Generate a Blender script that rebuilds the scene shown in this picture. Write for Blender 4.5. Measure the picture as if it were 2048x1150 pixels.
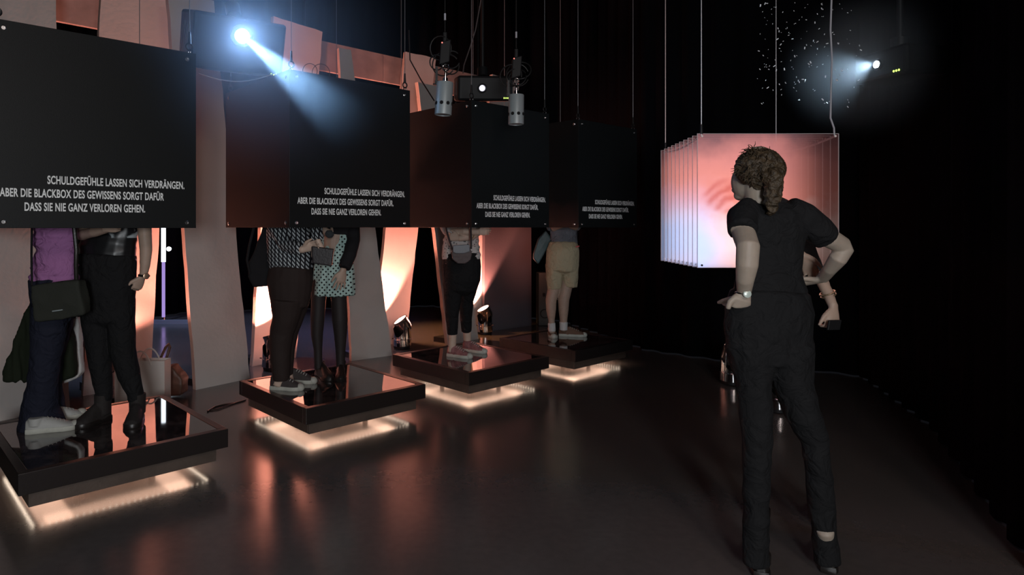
import bpy, math, random
import numpy as np
from mathutils import Vector, Matrix, noise
R = random.Random(7)
PI = math.pi
for o in list(bpy.data.objects): bpy.data.objects.remove(o)
S = bpy.context.scene
COL = S.collection
# ------------------------------------------------------------------ camera, world, exposure
F, CX, HY, H = 1290.0, 863.0, 455.0, 1.40      # focal length, centre column and horizon in pixels of 2048x1150, eye height in m
cam = bpy.data.cameras.new('camera'); camo = bpy.data.objects.new('camera', cam); COL.objects.link(camo)
cam.sensor_fit = 'HORIZONTAL'; cam.sensor_width = 36.0; cam.lens = 36.0 * F / 2048
cam.shift_x = (1024 - CX) / 2048; cam.shift_y = -(575 - HY) / 2048
camo.location = (0, 0, H); camo.rotation_euler = (PI / 2, 0, 0); cam.clip_start = 0.05
S.camera = camo
W = bpy.data.worlds.new('world'); S.world = W; W.use_nodes = True
W.node_tree.nodes['Background'].inputs[0].default_value = (0.5, 0.55, 0.7, 1)
W.node_tree.nodes['Background'].inputs[1].default_value = 0.02
vs = S.view_settings; S.display_settings.display_device = 'sRGB'
vs.view_transform = 'Standard'; vs.look = 'None'; vs.gamma = 1; vs.exposure = 0.0; vs.use_curve_mapping = False
try:
    S.cycles.transparent_max_bounces = 48; S.cycles.volume_step_rate = 1.0; S.cycles.use_denoising = True
    S.cycles.sample_clamp_indirect = 4.0; S.cycles.max_bounces = 8
except Exception: pass

U = Vector((-0.653, 0.757, 0)); V = Vector((0.757, 0.653, 0)); Z = Vector((0, 0, 1))
def P(X, Y, D):  return Vector(((X - CX) * D / F, D, H - (Y - HY) * D / F))
def G(X, Y, z=0.0):
    D = (H - z) * F / (Y - HY); return Vector(((X - CX) * D / F, D, z))

def light(name, kind, loc, power, color, aim=None, size=0.1, size_y=None, angle=60, blend=0.3, spec=1.0, volume=1.0):
    l = bpy.data.lights.new(name, kind); o = bpy.data.objects.new(name, l); COL.objects.link(o)
    o.location = loc; l.energy = power; l.color = color
    if aim is not None: o.rotation_euler = (Vector(aim) - Vector(loc)).to_track_quat('-Z', 'Y').to_euler()
    if kind == 'AREA':
        l.size = size
        if size_y: l.shape = 'RECTANGLE'; l.size_y = size_y
    elif kind == 'SPOT':
        l.shadow_soft_size = size; l.spot_size = math.radians(angle); l.spot_blend = blend
    else: l.shadow_soft_size = size
    l.specular_factor = spec; l.volume_factor = volume
    return o
SALMON = (1.0, 0.33, 0.23); COOL = (0.62, 0.80, 1.0); PURPLE = (0.45, 0.38, 1.0); WARM = (1.0, 0.60, 0.42)
# unseen lamps: other projectors behind the viewer, added side fill, lamps behind the panels
light('front_lamp', 'AREA', (0.4, -2.2, 1.55), 105, (0.93, 0.97, 1.0), aim=(-0.6, 5.0, 1.2), size=0.7)
light('side_fill', 'AREA', (1.6, -1.6, 3.4), 36, (1.0, 0.84, 0.78), aim=(-1.2, 5.5, 0.7), size=0.8)  # added unseen fill that warms and lifts the panels
light('blue_lamp', 'SPOT', (-4.3, 8.0, 3.4), 260, (0.45, 0.62, 1.0), aim=(-3.3, 8.0, 0), size=0.2, angle=75)
light('violet_lamp', 'AREA', (-0.94, 8.6, 1.5), 16, PURPLE, aim=(-2.4, 8.4, 0.2), size=0.3)
light('amber_fill', 'SPOT', (-0.6, 8.4, 1.8), 220, (1.0, 0.42, 0.16), aim=(0.1, 8.3, 0), size=0.15, angle=80, blend=0.8)  # added hidden spot that makes the orange light on the floor
light('red_lamp', 'SPOT', (1.9, 8.3, 1.4), 26, SALMON, aim=(1.25, 9.2, 1.05), size=0.12, angle=66, blend=1.0)

# ------------------------------------------------------------------ helpers
def obj(name, me, m=None, parent=None, loc=None, kind=None):
    o = bpy.data.objects.new(name, me); COL.objects.link(o)
    if m is not None:
        me.materials.clear(); me.materials.append(m)
    if parent: o.parent = parent
    if loc is not None: o.location = loc
    if kind: o['kind'] = kind
    return o
def tag(o, label, cat, group=None):
    o['label'] = label; o['category'] = cat
    if group: o['group'] = group
    return o
def thing(name, label, cat, loc=(0, 0, 0), group=None):
    o = bpy.data.objects.new(name, None); COL.objects.link(o); o.location = loc; o.empty_display_size = 0.1
    return tag(o, label, cat, group)

class MB:
    def __init__(s): s.v = []; s.f = []
    def add(s, vs_, fs):
        n = len(s.v); s.v += [tuple(v) for v in vs_]; s.f += [tuple(i + n for i in f) for f in fs]
    def obox(s, c, a, b, d):        # centre, three half-axis vectors
        c = Vector(c); a = Vector(a); b = Vector(b); d = Vector(d)
        vs_ = [c + sa * a + sb * b + sd * d for sd in (-1, 1) for sb in (-1, 1) for sa in (-1, 1)]
        s.add(vs_, [(0, 2, 3, 1), (4, 5, 7, 6), (0, 1, 5, 4), (2, 6, 7, 3), (0, 4, 6, 2), (1, 3, 7, 5)])
    def box(s, x0, x1, y0, y1, z0, z1):
        s.obox(((x0 + x1) / 2, (y0 + y1) / 2, (z0 + z1) / 2), ((x1 - x0) / 2, 0, 0), (0, (y1 - y0) / 2, 0), (0, 0, (z1 - z0) / 2))
    def lathe(s, c, axis, prof, n=24):   # prof: list (r, h) along axis
        c = Vector(c); ax = Vector(axis).normalized(); a = ax.orthogonal().normalized(); b = ax.cross(a)
        vs_ = []
        for r, h in prof:
            for k in range(n):
                t = 2 * PI * k / n; vs_.append(c + ax * h + (a * math.cos(t) + b * math.sin(t)) * r)
        fs = []
        for i in range(len(prof) - 1):
            for k in range(n):
                k2 = (k + 1) % n; fs.append((i * n + k, i * n + k2, (i + 1) * n + k2, (i + 1) * n + k))
        fs.append(tuple(range(n - 1, -1, -1))); fs.append(tuple((len(prof) - 1) * n + k for k in range(n)))
        s.add(vs_, fs)
    def cyl(s, p, q, r, n=16, r2=None):
        p = Vector(p); q = Vector(q); s.lathe(p, q - p, [(r, 0), (r if r2 is None else r2, (q - p).length)], n)
    def tube(s, pts, r, n=8):
        pts = [Vector(p) for p in pts]; m_ = len(pts)
        rings = []; up = None
        for i, p in enumerate(pts):
            t = (pts[min(i + 1, m_ - 1)] - pts[max(i - 1, 0)]).normalized()
            if up is None: up = t.orthogonal().normalized()
            a = (up - t * up.dot(t)).normalized(); up = a; b = t.cross(a)
            rr = r[i] if isinstance(r, (list, tuple)) else r
            rings += [p + (a * math.cos(2 * PI * k / n) + b * math.sin(2 * PI * k / n)) * rr for k in range(n)]
        fs = [(i * n + k, i * n + (k + 1) % n, (i + 1) * n + (k + 1) % n, (i + 1) * n + k) for i in range(m_ - 1) for k in range(n)]
        fs += [tuple(range(n - 1, -1, -1)), tuple((m_ - 1) * n + k for k in range(n))]
        s.add(rings, fs)
    def torus(s, c, axis, R0, r, n=20, a0=0, a1=2 * PI):
        c = Vector(c); ax = Vector(axis).normalized(); a = ax.orthogonal().normalized(); b = ax.cross(a)
        s.tube([c + (a * math.cos(a0 + (a1 - a0) * k / n) + b * math.sin(a0 + (a1 - a0) * k / n)) * R0 for k in range(n + 1)], r, 8)
    def prism(s, pts, d):            # polygon extruded by vector d
        n = len(pts); d = Vector(d); pts = [Vector(p) for p in pts]
        s.add(pts + [p + d for p in pts], [tuple(range(n - 1, -1, -1)), tuple(range(n, 2 * n))] + [(i, (i + 1) % n, n + (i + 1) % n, n + i) for i in range(n)])
    def loft(s, st, n=18, flat=False):           # st: (centre, r_side, r_depth)
        m_ = len(st); rings = []
        cs = [Vector(a[0]) for a in st]
        up = None
        ext = [(cs[0], st[0][1] * .5, st[0][2] * .5, 0, -1)] + [(cs[i], st[i][1], st[i][2], i, 0) for i in range(m_)] + [(cs[-1], st[-1][1] * .5, st[-1][2] * .5, m_ - 1, 1)]
        for c, ra, rb, i, e in ext:
            if flat and e: ra *= 2; rb *= 2
            t = (cs[min(i + 1, m_ - 1)] - cs[max(i - 1, 0)]).normalized()
            a = Vector((0, 1, 0)).cross(t)
            if a.length < 0.3: a = Vector((0, 0, 1)).cross(t)
            a.normalize()
            if up is not None and a.dot(up) < 0: a = -a
            up = a; b = t.cross(a)
            c2 = c + t * e * (0.002 if flat else min(ra, rb) * 0.7)
            rings += [c2 + a * math.cos(2 * PI * k / n) * ra + b * math.sin(2 * PI * k / n) * rb for k in range(n)]
        L_ = len(ext)
        fs = [(i * n + k, i * n + (k + 1) % n, (i + 1) * n + (k + 1) % n, (i + 1) * n + k) for i in range(L_ - 1) for k in range(n)]
        fs += [tuple(range(n - 1, -1, -1)), tuple((L_ - 1) * n + k for k in range(n))]
        s.add(rings, fs)
    def ball(s, c, rx, ry, rz, n=16, m_=10):
        c = Vector(c); vs_ = [c + Vector((0, 0, -rz))]
        for i in range(1, m_):
            a = -PI / 2 + PI * i / m_
            for k in range(n):
                t = 2 * PI * k / n; vs_.append(c + Vector((rx * math.cos(a) * math.cos(t), ry * math.cos(a) * math.sin(t), rz * math.sin(a))))
        vs_.append(c + Vector((0, 0, rz))); fs = [(0, 1 + (k + 1) % n, 1 + k) for k in range(n)]
        for i in range(m_ - 2):
            for k in range(n):
                fs.append((1 + i * n + k, 1 + i * n + (k + 1) % n, 1 + (i + 1) * n + (k + 1) % n, 1 + (i + 1) * n + k))
        fs += [(len(vs_) - 1, 1 + (m_ - 2) * n + k, 1 + (m_ - 2) * n + (k + 1) % n) for k in range(n)]
        s.add(vs_, fs)
    def mesh(s, name='part', smooth=False, angle=40):
        me = bpy.data.meshes.new(name); me.from_pydata(s.v, [], s.f); me.update()
        if smooth:
            me.shade_smooth()
            if angle: me.set_sharp_from_angle(angle=math.radians(angle))
        return me
    def build(s, name, m, parent=None, smooth=False, bevel=0, kind=None, origin=None, angle=40):
        off = Vector((0, 0, 0))
        if origin is not None: off = Vector(origin)
        elif parent is not None: off = parent.matrix_basis.translation + (parent.parent.matrix_basis.translation if parent.parent else Vector((0, 0, 0)))
        if off.length > 0: s.v = [tuple(Vector(v) - off) for v in s.v]
        o = obj(name, s.mesh(name, smooth, angle), m, parent, kind=kind)
        if origin is not None: o.location = off
        if bevel:
            b = o.modifiers.new('bevel', 'BEVEL'); b.width = bevel; b.segments = 2; b.limit_method = 'ANGLE'
        return o
    def skin(s, name, m, parent=None, voxel=0.006, smooth=3, amp=0.0, freq=9.0, stretch=(1, 1, 1), kind=None):
        """voxel-remeshed continuous surface"""
        off = parent.matrix_basis.translation if parent else Vector((0, 0, 0))
        s.v = [tuple(Vector(v) - off) for v in s.v]
        me = s.mesh(name); o = bpy.data.objects.new(name, me); COL.objects.link(o)
        r = o.modifiers.new('r', 'REMESH'); r.mode = 'VOXEL'; r.voxel_size = voxel
        if smooth:
            k = o.modifiers.new('s', 'SMOOTH'); k.iterations = smooth; k.factor = 0.5
        dg = bpy.context.evaluated_depsgraph_get()
        m2 = bpy.data.meshes.new_from_object(o.evaluated_get(dg)); bpy.data.objects.remove(o); bpy.data.meshes.remove(me)
        m2.name = name; m2.shade_smooth()
        if amp:
            n = len(m2.vertices); co = np.empty(n * 3, 'f'); m2.vertices.foreach_get('co', co); co = co.reshape(-1, 3)
            no = np.empty(n * 3, 'f'); m2.vertices.foreach_get('normal', no); no = no.reshape(-1, 3)
            st = Vector(stretch)
            d = np.array([1 - abs(noise.noise(Vector((c[0] * st[0], c[1] * st[1], c[2] * st[2])) * freq)) * 2.2 for c in co.tolist()], 'f')
            co += no * (d * amp)[:, None]
            m2.vertices.foreach_set('co', co.ravel()); m2.update()
        o = obj(name, m2, m, parent, kind=kind)
        return o

# ------------------------------------------------------------------ materials
def mat(name, color, rough=0.6, metal=0.0, spec=0.5, bump=0.0, bscale=40, var=0.0, vscale=6, coat=0.0, emis=None, estr=0.0, trans=0.0):
    m = bpy.data.materials.new(name); m.use_nodes = True; nt = m.node_tree; N = nt.nodes; Lk = nt.links
    b = N['Principled BSDF']; b.inputs['Base Color'].default_value = (*color, 1); b.inputs['Roughness'].default_value = rough
    b.inputs['Metallic'].default_value = metal; b.inputs['Specular IOR Level'].default_value = spec; b.inputs['Coat Weight'].default_value = coat
    if trans: b.inputs['Transmission Weight'].default_value = trans
    if emis: b.inputs['Emission Color'].default_value = (*emis, 1); b.inputs['Emission Strength'].default_value = estr
    if bump or var:
        tc = N.new('ShaderNodeTexCoord')
    if bump:
        n = N.new('ShaderNodeTexNoise'); n.inputs['Scale'].default_value = bscale; n.inputs['Detail'].default_value = 5
        Lk.new(tc.outputs['Object'], n.inputs['Vector'])
        bp = N.new('ShaderNodeBump'); bp.inputs['Strength'].default_value = bump; bp.inputs['Distance'].default_value = 0.01
        Lk.new(n.outputs['Fac'], bp.inputs['Height']); Lk.new(bp.outputs['Normal'], b.inputs['Normal'])
    if var:
        n = N.new('ShaderNodeTexNoise'); n.inputs['Scale'].default_value = vscale; n.inputs['Detail'].default_value = 6
        Lk.new(tc.outputs['Object'], n.inputs['Vector'])
        r = N.new('ShaderNodeValToRGB'); r.color_ramp.elements[0].position = 0.3; r.color_ramp.elements[1].position = 0.7
        r.color_ramp.elements[0].color = (*[c * (1 - var) for c in color], 1); r.color_ramp.elements[1].color = (*[min(1, c * (1 + var)) for c in color], 1)
        Lk.new(n.outputs['Fac'], r.inputs['Fac']); Lk.new(r.outputs['Color'], b.inputs['Base Color'])
    return m
def nodes(m): return m.node_tree.nodes, m.node_tree.links, m.node_tree.nodes['Principled BSDF']

M_floor = mat('floor_paint', (0.060, 0.052, 0.050), rough=0.24, spec=1.0)
M_floor.node_tree.nodes['Principled BSDF'].inputs['IOR'].default_value = 1.6
N, L, b = nodes(M_floor)
tc = N.new('ShaderNodeTexCoord')
n1 = N.new('ShaderNodeTexNoise'); n1.inputs['Scale'].default_value = 1.3; n1.inputs['Detail'].default_value = 8; L.new(tc.outputs['Object'], n1.inputs['Vector'])
r1 = N.new('ShaderNodeMapRange'); r1.inputs[1].default_value = 0.35; r1.inputs[2].default_value = 0.7; r1.inputs[3].default_value = 0.16; r1.inputs[4].default_value = 0.24
L.new(n1.outputs['Fac'], r1.inputs[0]); L.new(r1.outputs[0], b.inputs['Roughness'])
n2 = N.new('ShaderNodeTexNoise'); n2.inputs['Scale'].default_value = 22; n2.inputs['Detail'].default_value = 6; L.new(tc.outputs['Object'], n2.inputs['Vector'])
c1 = N.new('ShaderNodeValToRGB'); c1.color_ramp.elements[0].color = (0.085, 0.075, 0.070, 1); c1.color_ramp.elements[1].color = (0.120, 0.104, 0.097, 1)
L.new(n2.outputs['Fac'], c1.inputs['Fac']); L.new(c1.outputs['Color'], b.inputs['Base Color'])
bp = N.new('ShaderNodeBump'); bp.inputs['Strength'].default_value = 0.012; bp.inputs['Distance'].default_value = 0.002
L.new(n2.outputs['Fac'], bp.inputs['Height']); L.new(bp.outputs['Normal'], b.inputs['Normal'])

M_curtain = mat('black_curtain', (0.0055, 0.0055, 0.0070), rough=0.95, spec=0.0)
M_ceil = mat('black_ceiling', (0.006, 0.006, 0.008), rough=0.95, spec=0.0)
M_board = mat('black_board', (0.0085, 0.0095, 0.0100), rough=0.50, spec=0.22, bump=0.05, bscale=260)
M_text = mat('white_lettering', (0.90, 0.91, 0.90), rough=0.6)
M_bolt = mat('steel_bolt', (0.75, 0.75, 0.75), rough=0.25, metal=1.0)
M_hole = mat('black_hole', (0.004, 0.004, 0.004), rough=0.9)
M_wire = mat('steel_wire', (0.30, 0.31, 0.33), rough=0.4, metal=0.6)
M_blackmetal = mat('black_metal', (0.012, 0.012, 0.013), rough=0.45, metal=0.3)
M_panel = mat('plaster_panel', (0.54, 0.50, 0.475), rough=0.85, bump=0.10, bscale=30, var=0.07, vscale=3)
M_paneledge = mat('panel_edge', (0.42, 0.33, 0.28), rough=0.9, bump=0.5, bscale=120)
M_fascia = mat('fascia', (0.30, 0.23, 0.21), rough=0.8, bump=0.1, bscale=20, var=0.2)
M_darkpanel = mat('dark_panel', (0.11, 0.095, 0.11), rough=0.5, bump=0.1, bscale=30)
M_frame = mat('platform_frame', (0.020, 0.015, 0.014), rough=0.35, bump=0.06, bscale=80)
M_skirt = mat('platform_skirt', (0.085, 0.062, 0.050), rough=0.5, bump=0.15, bscale=60, var=0.3)
M_glass = mat('platform_glass', (0.030, 0.024, 0.024), rough=0.03, spec=0.9, coat=0.6, var=0.0)
N, L, b = nodes(M_glass)
tc = N.new('ShaderNodeTexCoord'); n1 = N.new('ShaderNodeTexNoise'); n1.inputs['Scale'].default_value = 5; n1.inputs['Detail'].default_value = 10; n1.inputs['Roughness'].default_value = 0.75
L.new(tc.outputs['Object'], n1.inputs['Vector'])
r1 = N.new('ShaderNodeValToRGB'); r1.color_ramp.elements[0].position = 0.45; r1.color_ramp.elements[0].color = (0.024, 0.019, 0.019, 1); r1.color_ramp.elements[1].position = 0.8; r1.color_ramp.elements[1].color = (0.20, 0.15, 0.14, 1)
L.new(n1.outputs['Fac'], r1.inputs['Fac']); L.new(r1.outputs['Color'], b.inputs['Base Color'])
M_chrome = mat('chrome', (0.80, 0.80, 0.82), rough=0.08, metal=1.0)
M_silver = mat('silver_paint', (0.36, 0.41, 0.42), rough=0.42, metal=0.25, bump=0.05, bscale=300)
M_cable = mat('black_cable', (0.012, 0.012, 0.012), rough=0.5)
M_plastic = mat('black_plastic', (0.008, 0.008, 0.009), rough=0.5, spec=0.25)

def emit(name, color, strength):
    m = bpy.data.materials.new(name); m.use_nodes = True; nt = m.node_tree; nt.nodes.clear()
    e = nt.nodes.new('ShaderNodeEmission'); e.inputs[0].default_value = (*color, 1); e.inputs[1].default_value = strength
    o = nt.nodes.new('ShaderNodeOutputMaterial'); nt.links.new(e.outputs[0], o.inputs[0]); return m
M_led = emit('warm_led', (1.0, 0.80, 0.62), 7.0)
M_lens = emit('lit_lens', (1.0, 0.66, 0.54), 5.0)
M_projlens = emit('projector_beam_lens', (0.75, 0.88, 1.0), 60.0)
M_lens2 = emit('dim_projector_lens', (0.85, 0.82, 1.0), 2.2)
M_green = emit('green_indicator', (0.6, 1.0, 0.15), 2.5)
M_whiteled = emit('white_indicator', (0.8, 0.95, 1.0), 1.5)
M_redled = emit('red_indicator', (1.0, 0.25, 0.2), 1.5)
M_tubewhite = emit('tube_white', (0.85, 0.92, 1.0), 3.0)
M_tubeviolet = emit('tube_violet', (0.42, 0.30, 0.75), 0.9)

# ------------------------------------------------------------------ the setting
mb = MB(); mb.box(-11, 8, -4, 13, -0.1, 0); mb.build('floor', M_floor, kind='structure')
mb = MB(); mb.box(-11, 8, -4, 13, 6.0, 6.1); mb.build('ceiling', M_ceil, kind='structure')
def curtain(name, pts, z1=6.0, step=0.06, amp=0.035, wl=0.28):
    mb = MB(); pl = []
    for (x0, y0), (x1, y1) in zip(pts, pts[1:]):
        a = Vector((x0, y0, 0)); b_ = Vector((x1, y1, 0)); n = max(2, int((b_ - a).length / step))
        nn = (b_ - a).normalized().cross(Z)
        for k in range(n):
            s_ = k / n; p = a.lerp(b_, s_); q = (len(pl)) * step
            pl.append((p, nn, q))
    pl.append((Vector((*pts[-1], 0)), nn, 0))
    vs_ = []; fs = []
    for p, nn, q in pl:
        d = math.sin(q / wl * 2 * PI + 1.5 * math.sin(q * 1.3)) * amp
        vs_ += [p + nn * d + Z * 0.01, p + nn * d * 0.8 + Z * z1]
    for k in range(len(pl) - 1): fs.append((2 * k, 2 * k + 2, 2 * k + 3, 2 * k + 1))
    mb.add(vs_, fs); o = mb.build(name, M_curtain, smooth=True, kind='structure', angle=None)
    sm = o.modifiers.new('thick', 'SOLIDIFY'); sm.thickness = 0.012
    return o
curtain('wall_back', [(-9.5, 9.2), (-4.35, 10.0), (-4.0, 10.7), (0, 11.5), (1.95, 9.6), (2.45, 7.35), (2.9, 6.9), (4.04, 6.06)])
curtain('wall_right', [(4.04, 6.06), (3.5, 4.5), (2.45, 2.6), (2.35, -2.5)])
curtain('wall_left', [(-9.5, 9.2), (-7.5, 3.0), (-5.0, -2.5)])
curtain('wall_front', [(-5.0, -2.5), (2.35, -2.5)])
mb = MB(); a = G(310, 648); b_ = G(352, 648)
mb.obox((-4.0, 9.36, 0.03), (0.6, 0.01, 0), (0, 0.02, 0), (0, 0, 0.03)); mb.build('trim_1', mat('grey_trim', (0.25, 0.27, 0.33), 0.4), kind='structure')

# ------------------------------------------------------------------ leaning panels
ZT = 3.40
def panel(bl, br, tlx, trx, zt, label, m=M_panel, group='leaning plaster panels behind the platforms', th=0.05, rag=0.006, dark=False):
    a = G(*bl); b_ = G(*br); d = (b_ - a); Ln = d.length; d.normalize()
    def q(X):
        t = (X - CX) / F; return (t * a.y - a.x) / (d.x - t * d.y)
    t0, t1 = q(tlx), q(trx); nrm = Vector((-d.y, d.x, 0))
    if nrm.y < 0: nrm = -nrm
    left = []; right = []; n = 26
    for k in range(n + 1):
        s_ = k / n; z = zt * s_
        j0 = R.uniform(-rag, rag) if 0 < k < n else 0; j1 = R.uniform(-rag, rag) if 0 < k < n else 0
        left.append(a + d * (t0 * s_ + j0) + Z * z); right.append(a + d * (Ln + (t1 - Ln) * s_ + j1) + Z * z)
    top = [a + d * (t0 + (t1 - t0) * k / 6) + Z * (zt + R.uniform(-rag, rag)) for k in range(6, -1, -1)][1:-1]
    pts = left[::-1] + right if False else [*right, *top, *left[::-1]]
    root = thing('leaning_panel', label, 'panel', tuple((a + b_) / 2), group)
    # face, then the raw edge and the back as parts
    f = MB(); f.prism([p for p in pts], nrm * 0.006); f.build('face', m, root)
    e = MB(); e.prism([p + nrm * 0.0062 for p in pts], nrm * (th - 0.006)); e.build('core', M_paneledge if not dark else m, root)
    ft = MB(); ft.obox((a + b_) / 2 + nrm * (th + 0.12) + Z * 0.03, d * (Ln * 0.4), nrm * 0.12, Z * 0.03); ft.build('foot', M_blackmetal, root)
    return root
panel((-70, 856), (140, 815), -60, 108, ZT, 'wide grey brown panel at the far left behind the purple shirt')
panel((166, 792), (299, 770), 205, 350, 3.6, 'salmon lit panel behind the person with the hanging bare arm')
panel((392, 780), (500, 757), 336, 428, ZT, 'tall grey panel standing between the two nearest platforms')
panel((505, 733), (592, 715), 548, 645, 3.6, 'panel with glaring salmon patch behind the houndstooth sweater')
panel((703, 722), (784, 711), 678, 702, 3.26, 'panel widening downwards to the right of the polka dot dress')
panel((745, 694), (812, 684), 812, 872, 3.55, 'brightly lit panel behind the left of the two far floor spotlights', group='leaning plaster panels behind the platforms')
panel((896, 690), (957, 678), 836, 880, ZT - 0.35, 'narrow panel directly behind the person with crossed arms')
panel((930, 668), (968, 662), 985, 1040, 3.5, 'brightly lit panel right of the person with crossed arms')
panel((968, 664), (1063, 651), 972, 1062, 2.85, 'dark violet panel with a red glow beside the man in shorts', m=M_darkpanel, rag=0.0, dark=True, group='dark panels')

# high fascia behind the tops of the panels
root = thing('fascia_beam', 'long salmon lit fascia running above and behind the leaning panels', 'beam', tuple(P(700, 200, 7.2)))
mb = MB(); a = Vector((-3.5, 5.05, 0)); e_ = Vector((1.1, 9.1, 0)); d = (e_ - a).normalized(); nn = Vector((-d.y, d.x, 0))
for k in range(6):
    p0 = a + d * ((e_ - a).length * k / 6 + 0.004); p1 = a + d * ((e_ - a).length * (k + 1) / 6 - 0.004)
    mb = MB(); mb.obox((p0 + p1) / 2 + nn * 0.26 + Z * 3.36, (p1 - p0) / 2, nn * 0.02, Z * 0.17); mb.build('fascia_board', M_fascia, root, bevel=0.003)
mb = MB(); mb.obox((a + e_) / 2 + nn * 0.38 + Z * 3.30, (e_ - a) / 2, nn * 0.05, Z * 0.06); mb.build('rail', M_blackmetal, root)
for k in range(5):
    p = a + d * ((e_ - a).length * (0.04 + 0.23 * k)) + nn * 0.38
    mb = MB(); mb.cyl(p + Z * 3.3, p + Z * 6.0, 0.012, 10); mb.build('hanger_rod', M_blackmetal, root)

# ------------------------------------------------------------------ platforms
def platform(Fp, u, v, w, label):
    """Fp: front corner in plan; u runs back left, v back right"""
    Fp = Vector((*Fp, 0)); root = thing('platform', label, 'platform', tuple(Fp + (u + v) * w / 2), 'low black platforms with glass tops')
    c = Fp + (u + v) * w / 2; zt, zb, zs = 0.243, 0.138, 0.057; rail = 0.045
    for s_, a_, b_ in ((-1, u, v), (1, u, v), (-1, v, u), (1, v, u)):
        mb = MB(); hl = w / 2 if a_ is u else w / 2 - rail
        mb.obox(c + a_ * s_ * (w / 2 - rail / 2) + Z * (zt + zb) / 2, b_ * hl, a_ * rail / 2, Z * (zt - zb) / 2)
        mb.build('frame_rail', M_frame, root, bevel=0.003)
    mb = MB(); mb.obox(c + Z * (zt - 0.009), u * (w / 2 - rail - 0.002), v * (w / 2 - rail - 0.002), Z * 0.006); mb.build('glass_top', M_glass, root)
    mb = MB(); mb.obox(c + Z * (zt - 0.04), u * (w / 2 - rail - 0.002), v * (w / 2 - rail - 0.002), Z * 0.02); mb.build('deck', M_frame, root)
    ins = 0.05; h2 = w / 2 - ins
    for s_, a_, b_ in ((-1, u, v), (1, u, v), (-1, v, u), (1, v, u)):
        mb = MB(); hl = h2 if a_ is u else h2 - 0.02
        mb.obox(c + a_ * s_ * (h2 - 0.009) + Z * (zb + zs) / 2, b_ * hl, a_ * 0.009, Z * (zb - zs) / 2 * 0.998)
        mb.build('skirt_board', M_skirt, root, bevel=0.002)
    # light strips inside the skirt's lower edge: a strip with single diodes
    for s_, a_, b_ in ((-1, u, v), (1, u, v), (-1, v, u), (1, v, u)):
        pc = c + a_ * s_ * (h2 - 0.030)
        mb = MB(); mb.obox(pc + Z * (zs + 0.012), b_ * (h2 - 0.05), a_ * 0.006, Z * 0.003); st = mb.build('led_strip', M_plastic, root)
        mb = MB(); n = 27
        for k in range(n):
            q = pc + b_ * ((k + 0.5) / n * 2 - 1) * (h2 - 0.05) + Z * (zs + 0.007)
            mb.obox(q, b_ * 0.0045, a_ * 0.007, Z * 0.0025)
        o = mb.build('diodes', M_led, st, kind='stuff', origin=None)
        l = light('strip_glow', 'AREA', tuple(pc - a_ * s_ * 0.12 + Z * (zs + 0.04)), 0.95, WARM, aim=tuple(pc), size=2 * h2 - 0.2, size_y=0.15, spec=0.1)
        # turn the long side along the strip
        zax = -(Vector((a_ * s_ * 0.08)) - Z).normalized(); xax = b_.normalized(); yax = zax.cross(xax).normalized(); xax = yax.cross(zax)
        l.rotation_euler = Matrix((xax, yax, zax)).transposed().to_euler()
    for sa in (-1, 1):
        for sb in (-1, 1):
            mb = MB(); q = c + u * sa * (h2 - 0.27) + v * sb * (h2 - 0.27)
            mb.cyl(q + Z * 0.0005, q + Z * 0.012, 0.035, 14); mb.cyl(q + Z * 0.012, q + Z * (zb + 0.075), 0.02, 14); mb.build('foot', M_blackmetal, root, smooth=True)
    return root
V1 = Vector((0.745, 0.667, 0)); U1 = Vector((-0.667, 0.745, 0))
F1, F2, F3, F4 = (-1.935, 3.02), (-0.80, 4.115), (0.298, 5.13), (1.345, 6.03)
platform(F1, U1, V1, 1.03, 'nearest black glass topped platform, under two people at the left')
platform(F2, U, V, 1.0, 'black glass topped platform under the houndstooth sweater and polka dot dress')
platform(F3, U, V, 1.0, 'black glass topped platform under the person with crossed arms')
platform(F4, U, V, 0.97, 'farthest black glass topped platform, under the man in shorts')

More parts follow.
